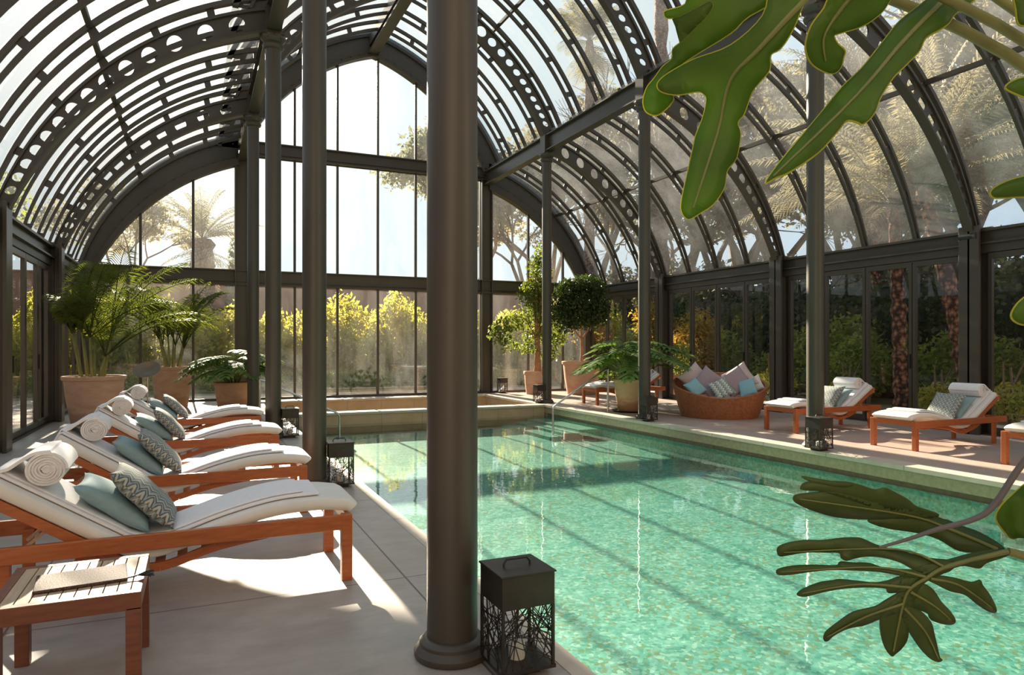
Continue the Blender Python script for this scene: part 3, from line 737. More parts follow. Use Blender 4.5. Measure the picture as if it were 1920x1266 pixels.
# ------------------------------------------------------------------ lanterns
def make_lantern(seed=3, s=.122, h=.445):
    rng = random.Random(seed); e = empty('lantern')
    z0, z1, z2 = .045, h - .145, h
    mb = MB(); mb.box(-s * .62, s * .62, -s * .62, s * .62, 0, .03); mb.box(-s - .004, s + .004, -s - .004, s + .004, .03, z0); mb.build('foot', 'bronze', e)
    mb = MB(); mb.box(-s, s, -s, s, z1, z2 - .008); mb.box(-s - .006, s + .006, -s - .006, s + .006, z2 - .008, z2); mb.build('hood', 'bronze', e, None, .002)
    mb = MB(); mb.tube([(-.062, 0, z2), (-.062, 0, z2 + .012), (-.048, 0, z2 + .030), (.048, 0, z2 + .030), (.062, 0, z2 + .012), (.062, 0, z2)], .0048, 8); mb.build('handle', 'charcoal', e, 40)
    for sx in (-1, 1):
        for sy in (-1, 1):
            mb = MB(); a = sx * (s - .006); b = sy * (s - .006); mb.box(a - .006, a + .006, b - .006, b + .006, z0, z1); mb.build('corner_post', 'bronze', e)
    for f in range(4):
        mb = MB()
        for k in range(21):
            # random straight bar clipped to the panel
            cx, cz = rng.uniform(-s * .8, s * .8), rng.uniform(z0 + .02, z1 - .02); a = rng.uniform(0, math.pi); dx, dz = math.cos(a), math.sin(a)
            ts = []
            for lo, hi, c, d in ((-s, s, cx, dx), (z0, z1, cz, dz)):
                if abs(d) > 1e-4: ts.append(sorted(((lo - c) / d, (hi - c) / d)))
            t0 = max(q[0] for q in ts); t1 = min(q[1] for q in ts)
            p = (cx + dx * t0, -s + .004, cz + dz * t0); q = (cx + dx * t1, -s + .004, cz + dz * t1)
            M4 = Matrix.Rotation(f * math.pi / 2, 3, 'Z'); mb.bar(M4 @ Vector(p), M4 @ Vector(q), .0034, .0034, M4 @ Vector((0, 1, 0)))
        mb.build('lattice_panel', 'bronze', e)
    mb = MB(); mb.lathe([(.036, z0), (.036, z0 + .07), (.030, z0 + .075)], n=20); mb.build('candle', 'candle', e, 40)
    return e
LN = [(1.27, 2.755, 0, 'large black lattice lantern beside the nearest iron column'), (1.30, 7.05, 0, 'black lattice lantern at the foot of the second iron column'), (1.30, 11.1, 0, 'black lattice lantern at the foot of the third iron column'),
      (7.62, 10.72, 0, 'black lattice lantern before the iron column by the big clay pot'), (7.58, 6.80, 0, 'black lattice lantern on the far deck before the green-lit column'), (8.22, 18.85, 0, 'small dark lantern against the end wall post'), (7.62, 15.2, 0, 'small dark lantern beside the thin column at the far pool corner')]
l0 = make_lantern()
for i, (x, y, rz, lb) in enumerate(LN):
    o = l0 if i == 0 else copy_tree(l0); o.location = (x, y, 0); o.rotation_euler = (0, 0, rz); tag(o, lb, 'lantern', 'lattice lanterns around the pool')

# ------------------------------------------------------------------ daybed
DB = Vector((9.46, 10.92, 0)); DA = math.atan2(-DB.y, -DB.x)        # its open front looks toward the pool and camera
db = empty('daybed', DB, DA + .12, 'round wicker daybed heaped with cushions on the far deck', 'daybed')
def db_rim(a):                     # height of the rim: low in front (a = 0), high behind
    return .40 + .42 * (.5 - .5 * math.cos(a)) ** .8
mb = MB(); n = 56; secs = []
for i in range(n):
    a = 2 * math.pi * i / n; hz_ = db_rim(a); rb, rt_ = .73, .80 + .09 * (hz_ - .3) / .5 + .05
    c, s = math.cos(a), math.sin(a); pr = []
    for f in (0, .15, .35, .6, .85, 1.0): pr.append((rb + (rt_ - rb) * f ** .8, hz_ * f))
    pr += [(rt_ - .02, hz_ + .02), (rt_ - .05, hz_), (rt_ - .06, hz_ * .7 + .05), (rb - .02, .24), (rb - .3, .24)]
    secs.append([(r * c, r * s * 1.0, z) for r, z in pr])
secs.append(secs[0]); 
V = [p for r in secs for p in r]; m = len(secs[0]); F = []
for i in range(n):
    for k in range(m - 1): F.append((i * m + k, (i + 1) * m + k, (i + 1) * m + k + 1, i * m + k + 1))
mb.add(V, F); mb.build('basket', 'rattan', db, 40)
mb = MB(); mb.lathe([(.66, .22), (.71, .25), (.74, .33), (.70, .38), (.5, .395), (.0, .40)], n=48); mb.build('mattress', 'blush', db, 50)
def cush(x, y, z, w, h, t, tilt, roll, yaw, mat, label):
    o = make_pillow('cushion', w, h, t, mat, label, 'cushion', 'cushions on the daybed')
    o.matrix_world = db.matrix_basis @ Matrix.Translation((x, y, z)) @ Matrix.Rotation(yaw, 4, 'Z') @ Matrix.Rotation(R(90) - tilt, 4, 'Y') @ Matrix.Rotation(roll, 4, 'Z')
    return o
db.rotation_euler = (0, 0, DA + .12)
bpy.context.view_layer.update()
# local x points to the camera-side front; local y to the photo's right
cush(-.16, -.44, .72, .56, .56, .16, R(25), R(38), R(14), 'blush', 'large pale blush cushion at the left back of the daybed')
cush(.00, -.20, .67, .54, .54, .15, R(28), R(50), R(4), 'mauve', 'large mauve cushion on the left side of the daybed, before the blush one')
cush(-.10, .40, .74, .54, .54, .14, R(22), R(35), R(-14), 'blush', 'large pale cushion behind the mauve one on the right of the daybed')
cush(.03, .30, .68, .54, .54, .15, R(28), R(36), R(-10), 'mauve', 'large mauve cushion on the right side of the daybed')
cush(.30, -.49, .575, .36, .36, .12, R(35), R(30), R(22), 'sky_blue', 'small light blue cushion at the left front of the daybed')
cush(.30, .0, .565, .42, .40, .13, R(38), R(28), R(0), 'zig_fine', 'zigzag patterned cushion in the middle of the daybed')
cush(.22, .50, .58, .40, .34, .12, R(35), R(20), R(-22), 'sky_blue', 'small light blue cushion at the right front of the daybed')
cush(-.08, .66, .62, .36, .36, .11, R(28), R(30), R(-28), 'canvas', 'cream cushion at the right edge of the daybed behind the light blue one')

# ------------------------------------------------------------------ plants
def leaf_cloud(mb, blobs, n, size, rng, flat=.35, shell=.55, aspect=.5):
    """n small pointed leaves scattered through ellipsoids [(cx,cy,cz,rx,ry,rz)]"""
    vol = [b[3] * b[4] * b[5] for b in blobs]; tot = sum(vol)
    V = []; F = []; base = len(mb.v)
    for b, w in zip(blobs, vol):
        for _ in range(max(1, int(n * w / tot))):
            d = Vector((rng.gauss(0, 1), rng.gauss(0, 1), rng.gauss(0, 1))).normalized()
            r = shell + (1 - shell) * rng.random() if rng.random() < .75 else rng.random() ** .5
            r *= 1 + .18 * noise.noise(Vector((d.x * 2.2 + b[0], d.y * 2.2 + b[1], d.z * 2.2 + b[2])))
            p = Vector((b[0] + d.x * r * b[3], b[1] + d.y * r * b[4], b[2] + d.z * r * b[5]))
            a = Vector((rng.gauss(0, 1), rng.gauss(0, 1), rng.gauss(0, 1) - flat)).normalized()
            q = a.cross(Vector((rng.gauss(0, 1), rng.gauss(0, 1), rng.gauss(0, 1)))).normalized()
            s = size * rng.uniform(.65, 1.35); k = base + len(V)
            V += [p - a * s * .5, p + q * s * aspect * .5, p + a * s * .5, p - q * s * aspect * .5]; F.append((k, k + 1, k + 2, k + 3))
    mb.v += [tuple(v) for v in V]; mb.f += F
def frond(mb, base, az, lean, L, rng, nl=26, ll=.42, droop=.9, lw=.022, start=.25):
    """one feather-shaped palm frond: arching midrib with two rows of folded leaflets"""
    p = Vector(base); h = Vector((math.cos(az), math.sin(az), 0)); pts = []; N = 16
    for i in range(N + 1):
        pts.append(p.copy()); t = i / N
        a = lean + droop * t ** 1.7
        p = p + (h * math.sin(a) + Vector((0, 0, 1)) * math.cos(a)) * (L / N)
    mb.tube(pts, [.011 * (1 - .75 * i / N) + .002 for i in range(N + 1)], 5)
    side = h.cross(Vector((0, 0, 1)))
    for i in range(nl):
        t = start + (1 - start) * (i + .5) / nl; f = t * N; k = min(N - 1, int(f)); o = pts[k].lerp(pts[k + 1], f - k); tan = (pts[k + 1] - pts[k]).normalized()
        up = side.cross(tan).normalized()
        if up.z < 0: up = -up
        l = ll * (math.sin(math.pi * min(1, (t - start) / (1 - start) * .80 + .20)) ** .6) * rng.uniform(.85, 1.1)
        for s in (-1, 1):
            d = (side * s * .75 + tan * (.62 + .3 * t) + up * .18).normalized(); wv = tan * lw * .5
            m1 = o + d * l * .5 + up * .01; tip = o + d * l + Vector((0, 0, -l * (.26 + .25 * rng.random())))
            b = len(mb.v); mb.v += [tuple(o - wv * .5), tuple(o + wv * .5), tuple(m1 + wv), tuple(m1 - wv), tuple(tip)]
            mb.f += [(b, b + 1, b + 2, b + 3), (b + 3, b + 2, b + 4)]
def pot(name_mat, r0, r1, h, parent, rim=.05):
    mb = MB(); mb.lathe([(r0 * .96, 0), (r0, .01), (r0 + (r1 - r0) * .55, h * .5), (r1 * .955, h - rim * 1.6), (r1, h - rim * 1.5), (r1 * 1.02, h - rim), (r1 * 1.02, h - .01), (r1, h), (r1 * .92, h), (r1 * .90, h - .07), (.0, h - .075)], n=56)
    mb.build('clay_pot', name_mat, parent, 40)
    mb = MB(); mb.lathe([(r1 * .905, h - .09), (r1 * .7, h - .055), (0, h - .05)], n=32, close=False); mb.build('soil', 'soil', parent, 60)
def potted_palm(x, y, r0, r1, h, seed, n, L, label, spread=1.0, stems=7, wall=-9):
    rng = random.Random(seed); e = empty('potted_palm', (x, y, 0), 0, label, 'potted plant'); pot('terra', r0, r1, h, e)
    cane = MB(); lf = MB()
    for i in range(stems):
        a = 2 * math.pi * i / stems + rng.uniform(-.3, .3); rr = r1 * .42 * rng.uniform(.3, 1)
        b = Vector((rr * math.cos(a), rr * math.sin(a), h - .07)); ht = rng.uniform(.35, .9) * L * .55
        t = b + Vector((math.cos(a) * .14, math.sin(a) * .14, ht)); cane.tube([b, b.lerp(t, .5) + Vector((0, 0, .02)), t], [.028, .022, .016], 7)
        for k in range(n // stems + 1):
            az = a + rng.uniform(-1.5, 1.5); ln = rng.uniform(.12, .75) * spread
            FL = L * rng.uniform(.62, 1.05); reach = math.cos(az) * FL * math.sin(min(1.4, ln + .55)) - .3
            if reach < wall: FL *= max(.3, (wall + .3) / (reach + .3)); ln = min(ln, .4)
            frond(lf, t, az, ln, FL, rng, 26, .42 * L / 1.6, rng.uniform(.6, 1.45), .021, .22)
    lim = wall + .02; lf.v = [(max(p[0], lim + (p[0] - lim) * .06), p[1], p[2]) for p in lf.v]      # fronds bend along the glass
    cane.build('canes', 'stem', e, 50); lf.build('fronds', 'palm_leaf', e); return e
potted_palm(-1.66, 14.45, .36, .50, .86, 11, 44, 2.0, 'tallest potted palm in the big clay pot in the left corner', 1.25, 9, -.62)
potted_palm(-.50, 17.45, .33, .42, .93, 12, 36, 1.55, 'smaller potted palm in a clay pot before the end wall', 1.1, 9)

def split_leaf(mb, base, d, up, L, rng, lobes=8):
    """one deeply cut philodendron blade: midrib with finger lobes on both sides and a solid centre"""
    d = Vector(d).normalized(); up = Vector(up); s = d.cross(up).normalized(); up = s.cross(d).normalized(); base = Vector(base)
    mid = []
    for i in range(lobes + 3):
        t = i / (lobes + 2); mid.append(base + d * (L * t) - Vector((0, 0, 1)) * (L * .28 * t * t))
    for i in range(lobes + 2): 
        w0, w1 = [.15 * L * math.sin(math.pi * min(1, .12 + k / (lobes + 2) * .85)) for k in (i, i + 1)]
        for q in (-1, 1):
            b = len(mb.v); mb.v += [tuple(mid[i]), tuple(mid[i + 1]), tuple(mid[i + 1] + s * q * w1 + up * w1 * .15), tuple(mid[i] + s * q * w0 + up * w0 * .15)]; mb.f.append((b, b + 1, b + 2, b + 3))
    for i in range(lobes + 1):
        t = (i + .3) / (lobes + 1); m = mid[min(lobes + 1, int(t * (lobes + 2)))]
        for q in (-1, 1):
            ln = L * (.52 * math.sin(math.pi * (.22 + .66 * t)) ** .8) * rng.uniform(.85, 1.1)
            an = R(110) * (1 - t) ** 1.0 + R(12); dd = (d * math.cos(an) + s * q * math.sin(an)).normalized(); n2 = up
            pw = up.cross(dd).normalized(); w = L * .066
            c = [m + dd * ln * f + up * (.10 * ln * f) - Vector((0, 0, 1)) * (.34 * ln * f * f) for f in (0, .35, .7, 1)]
            b = len(mb.v)
            for p, k in zip(c, (.9, 1.05, .9, .12)): mb.v += [tuple(p - pw * w * k), tuple(p + pw * w * k)]
            for k in range(3): mb.f.append((b + 2 * k, b + 2 * k + 1, b + 2 * k + 3, b + 2 * k + 2))
def potted_philodendron(x, y, r0, r1, h, mat, seed, n, L, reach, label, saucer=False):
    rng = random.Random(seed); e = empty('potted_philodendron', (x, y, 0), 0, label, 'potted plant'); pot(mat, r0, r1, h, e, .04)
    st = MB(); lf = MB()
    for i in range(n):
        az = 2 * math.pi * (i * .382) + rng.uniform(-.2, .2); el = rng.uniform(.42, 1.25) if i % 3 else rng.uniform(.9, 1.4); rl = reach * rng.uniform(.55, 1.0)
        hd = Vector((math.cos(az), math.sin(az), 0)); b = hd * r1 * .25 + Vector((0, 0, h - .06)); tp = b + hd * rl * math.cos(el) * .9 + Vector((0, 0, 1)) * (rl * math.sin(el) * .85 + .12)
        mdl = b.lerp(tp, .5) + Vector((0, 0, .10 * rl)); st.tube([b, b.lerp(mdl, .5) + Vector((0, 0, .05)), mdl, tp], [.014, .012, .010, .008], 6)
        split_leaf(lf, tp, hd * .85 + Vector((rng.uniform(-.3, .3), rng.uniform(-.3, .3), -.35 + .35 * math.sin(el))), (0, 0, 1), L * rng.uniform(.75, 1.1), rng)
    st.build('petioles', 'stem', e, 50); lf.build('split_leaves', 'phil_leaf', e)
    if saucer:
        mb = MB(); mb.lathe([(r0 + .10, -.0), (r0 + .14, .035), (r0 + .12, .035), (r0 + .09, .012), (0, .012)], n=40); mb.build('saucer', 'bronze', e, 40)
    return e
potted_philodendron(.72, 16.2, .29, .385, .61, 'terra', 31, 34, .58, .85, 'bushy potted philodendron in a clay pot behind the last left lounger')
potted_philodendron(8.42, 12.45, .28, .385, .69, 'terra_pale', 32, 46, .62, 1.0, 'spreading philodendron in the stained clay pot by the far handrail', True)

def potted_tree(x, y, r0, r1, h, mat, label, trunk, blobs, n, size, leaf, seed, bark):
    rng = random.Random(seed); e = empty('potted_tree', (x, y, 0), 0, label, 'potted plant'); pot(mat, r0, r1, h, e, .06)
    mb = MB()
    for pts, r in trunk: mb.tube(smooth_path(pts, 4), [r * (1 - .45 * i / (4 * (len(pts) - 1))) for i in range(4 * (len(pts) - 1) + 1)], 8)
    mb.build('trunk', bark, e, 50)
    mb = MB(); leaf_cloud(mb, blobs, n, size, rng, .8, .35, .45); mb.build('foliage', leaf, e); return e
rng = random.Random(8); tb = []
for k in range(6):
    a = k * 1.05; tb.append(([(.09 * math.cos(a), .09 * math.sin(a), .6), (.05 * math.cos(a + 1.2), .05 * math.sin(a + 1.2), 1.1), (.05 * math.cos(a + 2.4), .05 * math.sin(a + 2.4), 1.7), (.10 * math.cos(a + 3), .10 * math.sin(a + 3), 2.5), (.3 * math.cos(a + 3), .3 * math.sin(a + 3), 3.4)], .045))
for a, r_, z_ in ((3.3, 1.0, 2.1), (2.6, .8, 2.3), (.2, .6, 2.2), (3.6, .9, 1.7), (5.2, .6, 2.0)): tb.append(([(0, 0, 1.5), (r_ * .5 * math.cos(a), r_ * .5 * math.sin(a), z_ + .1), (r_ * math.cos(a), r_ * math.sin(a), z_)], .018))
potted_tree(8.98, 18.05, .33, .40, .66, 'terra', 'tall weeping fig with braided stems in a clay pot by the end wall', tb,
            [(.05, 0, 3.5, .40, .4, .65), (.1, 0, 4.05, .25, .25, .42), (-.1, 0, 2.85, .55, .45, .5), (.15, 0, 2.3, .72, .5, .42), (-.75, 0, 2.05, .50, .42, .30), (-1.15, .1, 1.75, .38, .35, .36), (-.9, 0, 1.45, .28, .28, .3), (.55, 0, 1.7, .45, .4, .40), (0, .1, 1.75, .5, .4, .3), (-.35, 0, 1.35, .4, .3, .25), (.35, -.1, 1.15, .35, .3, .28)], 5200, .11, 'ficus_leaf', 41, 'bark_warm')
potted_tree(10.15, 17.55, .42, .56, .95, 'terra', 'round clipped fig tree on a bare trunk in the far right corner pot',
            [([(0, 0, .85), (.02, .0, 1.2), (.0, 0, 1.6), (-.02, 0, 2.2)], .06), ([(0, 0, 1.55), (.15, 0, 1.75), (.35, 0, 2.1)], .035), ([(0, 0, 1.6), (-.2, 0, 1.8), (-.4, 0, 2.2)], .03)],
            [(0, 0, 2.62, .88, .85, .80), (-.45, 0, 2.2, .5, .5, .5), (.4, -.1, 2.35, .48, .5, .5), (0, -.2, 3.15, .6, .55, .3), (-.5, 0, 3.0, .4, .4, .35), (.5, 0, 3.05, .36, .4, .3)], 8200, .105, 'ball_leaf', 42, 'bark_warm')

# mushroom-shaped garden lamp in front of the small palm
e = empty('path_lamp', (-.93, 16.5, 0), 0, 'grey metal spade-shaped lamp on a stake beside the left clay pots', 'lamp')
mb = MB(); mb.tube([(0, 0, 0), (0, 0, .72), (.02, 0, .82)], .016, 10); mb.lathe([(.07, 0), (.07, .015), (.02, .02)], n=20); mb.build('stake', 'steel', e, 40)
mb = MB(); mb.lathe([(0, .0), (.10, .012), (.19, .045), (.235, .085), (.225, .088), (.18, .055), (.09, .026), (0, .016)], n=36, close=False, sx=1.15, sy=.8)
hood = mb.build('hood', 'lamp_grey', e, 50); hood.location = (.0, -.02, .86); hood.rotation_euler = (R(58), R(-12), 0)

# ------------------------------------------------------------------ foreground philodendron, standing at the near end of the pool
FWD = Vector((math.sin(YAW), math.cos(YAW), 0)); RGT = Vector((math.cos(YAW), -math.sin(YAW), 0))
def at_px(x, y, d): return Vector((0, 0, 1.4)) + FWD * d + RGT * ((x - 960) / 1308 * d) + Vector((0, 0, -(y - 648) / 1308 * d))
PB = Vector((1.95, .40, 0))
ph = empty('potted_philodendron', PB, 0, 'large philodendron whose big cut leaves hang in close from the right', 'plant')
pot('terra', .22, .30, .52, ph, .04)
def blade(name, polys, dfun, mat='phil_leaf', thick=.0035, ribs=()):
    mb = bmesh.new(); outl = []
    for pl in polys:
        q = []; m = len(pl)
        for i in range(m):                                  # rounded outline
            p0, p1, p2, p3 = pl[i - 1], pl[i], pl[(i + 1) % m], pl[(i + 2) % m]
            for k in range(4):
                t = k / 4
                q.append(tuple(.5 * (2 * p1[j] + (p2[j] - p0[j]) * t + (2 * p0[j] - 5 * p1[j] + 4 * p2[j] - p3[j]) * t * t + (3 * p1[j] - p0[j] - 3 * p2[j] + p3[j]) * t ** 3) for j in (0, 1)))
        outl.append(q); vs_ = [mb.verts.new((x, y, 0)) for x, y in q]; f = mb.faces.new(vs_)
    bmesh.ops.triangulate(mb, faces=mb.faces[:], ngon_method='BEAUTY')
    for _ in range(2):
        es = [e_ for e_ in mb.edges if e_.calc_length() > 26]
        if es: bmesh.ops.subdivide_edges(mb, edges=es, cuts=1); bmesh.ops.triangulate(mb, faces=[f for f in mb.faces if len(f.verts) > 3])
    for v in mb.verts: v.co = at_px(v.co.x, v.co.y, dfun(v.co.x, v.co.y)) - PB
    bmesh.ops.recalc_face_normals(mb, faces=mb.faces)
    me = bpy.data.meshes.new(name); mb.to_mesh(me); mb.free(); me.materials.append(MT[mat]); me.shade_smooth()
    o = link(name, me, ph); s = o.modifiers.new('solid', 'SOLIDIFY'); s.thickness = thick; s.offset = 0
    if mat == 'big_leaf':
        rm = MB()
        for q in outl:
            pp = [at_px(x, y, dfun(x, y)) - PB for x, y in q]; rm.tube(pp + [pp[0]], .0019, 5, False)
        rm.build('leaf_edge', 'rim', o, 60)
    if ribs:
        rb = MB()
        for pts, r in ribs:
            pp = [at_px(x, y, dfun(x, y) - .004) - PB for x, y in smooth_path(pts, 5)]; rb.tube(pp, [r * (1 - .7 * i / (len(pp) - 1)) for i in range(len(pp))], 6)
        rb.build('leaf_rib', 'rib', o, 60)
    return o
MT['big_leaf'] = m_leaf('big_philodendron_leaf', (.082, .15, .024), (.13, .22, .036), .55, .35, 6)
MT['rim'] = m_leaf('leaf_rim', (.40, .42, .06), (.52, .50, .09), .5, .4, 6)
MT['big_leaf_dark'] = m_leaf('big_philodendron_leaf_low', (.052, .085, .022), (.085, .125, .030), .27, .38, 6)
MT['lilac_stem'] = m_plain('lilac_stem', (.13, .115, .115), .5)
MT['rib'] = m_plain('leaf_rib', (.16, .18, .05), .5)
def d_top(x, y): return 1.12 + .00022 * (1750 - x) + .018 * math.sin((x * .6 - y) / 75) + .00010 * y
def d_low(x, y): return 1.36 - .00012 * (x - 1450) + .016 * math.sin((y + .25 * x) / 36)
LOBE_A = [(1513, -30), (1497, 30), (1480, 67), (1462, 92), (1445, 103), (1443, 130), (1426, 152), (1410, 173), (1395, 213), (1383, 230), (1388, 253), (1380, 297), (1363, 320), (1357, 353), (1337, 383), (1315, 398), (1297, 409), (1288, 410), (1279, 398), (1278, 377), (1290, 320), (1300, 275), (1305, 253), (1318, 220), (1325, 187), (1319, 176), (1307, 172), (1270, 178), (1240, 172), (1233, 158), (1250, 140), (1300, 112), (1370, 85), (1430, 30), (1450, -30)]
LOBE_A2 = [(1500, -30), (1405, 30), (1370, 62), (1290, 112), (1245, 150), (1233, 170), (1262, 182), (1253, 200), (1232, 216), (1212, 210), (1206, 190), (1213, 165), (1227, 147), (1243, 125), (1260, 110), (1262, 92), (1280, 77), (1305, 52), (1327, 30), (1337, 12), (1332, 2), (1322, 6), (1300, 18), (1275, 30), (1252, 34), (1246, 26), (1250, 20), (1285, 8), (1310, -30)]
LOBE_B = [(1572, -30), (1545, 15), (1520, 50), (1510, 87), (1520, 117), (1543, 133), (1563, 137), (1576, 126), (1581, 108), (1584, 95), (1570, 82), (1563, 67), (1575, 62), (1613, 50), (1640, 34), (1662, 10), (1672, -30)]
LOBE_C = [(1436, 343), (1452, 318), (1480, 283), (1533, 220), (1580, 163), (1617, 127), (1657, 77), (1687, 40), (1737, 0), (1760, -30), (1850, -30), (1827, 0), (1790, 27), (1778, 44), (1760, 57), (1735, 72), (1722, 97), (1693, 127), (1673, 147), (1650, 183), (1638, 213), (1618, 233), (1606, 229), (1587, 227), (1570, 247), (1533, 287), (1480, 323), (1456, 333)]
def d_b(x, y): return 1.06 + .0003 * (y) + .012 * math.sin(x / 30)
def d_c(x, y): return 1.02 + .00035 * (343 - y) + .012 * math.sin((x + y) / 60)
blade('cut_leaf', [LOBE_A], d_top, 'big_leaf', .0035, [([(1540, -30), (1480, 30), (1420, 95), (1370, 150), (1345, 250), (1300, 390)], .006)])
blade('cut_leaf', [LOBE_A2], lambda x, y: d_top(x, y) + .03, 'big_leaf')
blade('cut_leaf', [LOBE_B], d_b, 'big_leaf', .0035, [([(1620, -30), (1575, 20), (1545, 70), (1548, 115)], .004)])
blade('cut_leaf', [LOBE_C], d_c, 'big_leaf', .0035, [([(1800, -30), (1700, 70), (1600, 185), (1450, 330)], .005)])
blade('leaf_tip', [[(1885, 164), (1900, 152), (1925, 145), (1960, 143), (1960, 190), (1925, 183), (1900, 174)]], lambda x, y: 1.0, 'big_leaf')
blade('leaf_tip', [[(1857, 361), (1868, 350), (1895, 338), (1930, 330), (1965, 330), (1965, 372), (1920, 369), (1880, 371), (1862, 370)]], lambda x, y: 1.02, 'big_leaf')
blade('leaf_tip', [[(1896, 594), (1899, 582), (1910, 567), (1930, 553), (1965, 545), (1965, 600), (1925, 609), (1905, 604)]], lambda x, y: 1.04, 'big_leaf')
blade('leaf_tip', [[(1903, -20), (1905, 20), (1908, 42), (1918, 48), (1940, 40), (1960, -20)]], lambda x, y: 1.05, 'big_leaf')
LOW = [[(1457, 1037), (1459, 1026), (1478, 1018), (1510, 1013), (1540, 1013), (1567, 1010), (1590, 1008), (1615, 1009), (1640, 1020), (1665, 1028), (1700, 1036), (1740, 1046), (1790, 1052), (1780, 1072), (1740, 1078), (1712, 1068), (1690, 1056), (1660, 1047), (1630, 1044), (1605, 1047), (1588, 1052), (1577, 1047), (1572, 1037), (1545, 1036), (1510, 1036), (1478, 1041), (1462, 1043)],
       [(1455, 1074), (1460, 1066), (1490, 1060), (1530, 1059), (1567, 1060), (1575, 1053), (1600, 1055), (1630, 1056), (1655, 1064), (1690, 1067), (1740, 1070), (1740, 1084), (1700, 1082), (1650, 1073), (1600, 1070), (1560, 1069), (1520, 1073), (1485, 1078), (1462, 1079)],
       [(1494, 1113), (1505, 1104), (1535, 1092), (1560, 1088), (1575, 1086), (1610, 1089), (1640, 1092), (1665, 1088), (1690, 1080), (1720, 1085), (1712, 1102), (1690, 1110), (1665, 1112), (1660, 1104), (1630, 1102), (1600, 1103), (1570, 1106), (1540, 1112), (1512, 1119), (1498, 1118)],
       [(1544, 1200), (1548, 1186), (1570, 1168), (1600, 1148), (1640, 1138), (1662, 1125), (1690, 1110), (1703, 1115), (1690, 1142), (1672, 1152), (1645, 1162), (1620, 1172), (1590, 1178), (1565, 1190), (1552, 1201)],
       [(1650, 1160), (1655, 1145), (1672, 1128), (1690, 1118), (1700, 1140), (1703, 1165), (1702, 1195), (1692, 1214), (1678, 1227), (1672, 1231), (1663, 1222), (1655, 1205), (1650, 1180)],
       [(1690, 1140), (1705, 1138), (1725, 1145), (1745, 1165), (1752, 1190), (1758, 1215), (1762, 1232), (1767, 1238), (1760, 1242), (1745, 1236), (1728, 1220), (1712, 1198), (1697, 1172)],
       [(1695, 1110), (1715, 1098), (1735, 1096), (1752, 1108), (1765, 1128), (1782, 1146), (1791, 1162), (1786, 1170), (1770, 1170), (1745, 1162), (1738, 1150), (1715, 1140), (1697, 1130)],
       [(1735, 1085), (1760, 1080), (1790, 1084), (1822, 1092), (1838, 1088), (1842, 1096), (1856, 1115), (1867, 1138), (1866, 1148), (1852, 1146), (1830, 1132), (1808, 1115), (1780, 1108), (1755, 1096)],
       [(1690, 1082), (1730, 1060), (1780, 1048), (1830, 1035), (1886, 1030), (1890, 1042), (1850, 1056), (1835, 1066), (1800, 1062), (1760, 1080), (1735, 1092), (1720, 1110), (1705, 1150), (1690, 1160), (1680, 1130)]]
UP = [[(1487, 937), (1492, 928), (1520, 924), (1560, 922), (1600, 930), (1650, 944), (1700, 952), (1750, 966), (1765, 975), (1700, 975), (1640, 974), (1600, 973), (1560, 968), (1520, 956), (1495, 945)],
      [(1500, 916), (1510, 904), (1545, 902), (1585, 903), (1615, 910), (1640, 918), (1660, 915), (1680, 924), (1705, 938), (1720, 950), (1760, 964), (1740, 974), (1690, 962), (1640, 952), (1590, 936), (1540, 922), (1510, 920)],
      [(1503, 893), (1530, 897), (1560, 902), (1600, 908), (1580, 914), (1540, 908), (1515, 902)],
      [(1630, 975), (1700, 970), (1765, 972), (1800, 985), (1840, 1000), (1885, 1030), (1850, 1036), (1800, 1034), (1760, 1012), (1720, 1000), (1670, 992), (1640, 984)]]
for i, pl in enumerate(LOW[:-1] ): pass
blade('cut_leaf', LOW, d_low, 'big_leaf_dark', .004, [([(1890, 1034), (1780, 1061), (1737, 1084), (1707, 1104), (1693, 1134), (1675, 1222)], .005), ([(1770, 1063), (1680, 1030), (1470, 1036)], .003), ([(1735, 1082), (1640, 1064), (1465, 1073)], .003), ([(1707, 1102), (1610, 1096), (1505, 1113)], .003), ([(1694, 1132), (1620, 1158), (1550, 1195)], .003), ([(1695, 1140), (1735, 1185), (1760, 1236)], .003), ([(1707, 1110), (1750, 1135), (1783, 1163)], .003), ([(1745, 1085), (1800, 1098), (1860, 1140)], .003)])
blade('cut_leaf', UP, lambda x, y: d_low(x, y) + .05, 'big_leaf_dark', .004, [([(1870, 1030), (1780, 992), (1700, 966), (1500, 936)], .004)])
blade('cut_leaf', [[(1868, 975), (1872, 955), (1895, 930), (1935, 900), (1965, 900), (1965, 1010), (1930, 1000), (1900, 1010), (1885, 1000)]], lambda x, y: 1.3 + .01 * math.sin(x / 12), 'big_leaf')
st = MB()
def stalk(a, b, r0, r1, bow=.08):
    a = Vector(a); b = Vector(b); m = a.lerp(b, .55) + Vector((.03, -.02, bow)); pts = smooth_path([tuple(a), tuple(m), tuple(b)], 8); st.tube(pts, [r0 + (r1 - r0) * i / (len(pts) - 1) for i in range(len(pts))], 8)
C0 = Vector((0, 0, .46))
stalk(C0, at_px(1890, 1034, 1.33) - PB, .013, .008, .12)
stalk(C0 + Vector((.02, 0, 0)), at_px(1540, -60, 1.16) - PB, .014, .008, .35)
stalk(C0 + Vector((-.03, .02, 0)), at_px(1620, -80, 1.09) - PB, .012, .007, .35)
stalk(C0 + Vector((0, .03, 0)), at_px(1810, -50, 1.14) - PB, .013, .007, .3)
for x, y, d in ((1962, 165, 1.0), (1962, 350, 1.02), (1962, 570, 1.04), (1950, 0, 1.05), (1962, 960, 1.3)): stalk(C0 + Vector((.02, -.02, 0)), at_px(x, y, d) - PB, .010, .005, .1)
st.build('petioles', 'stem', ph, 60)
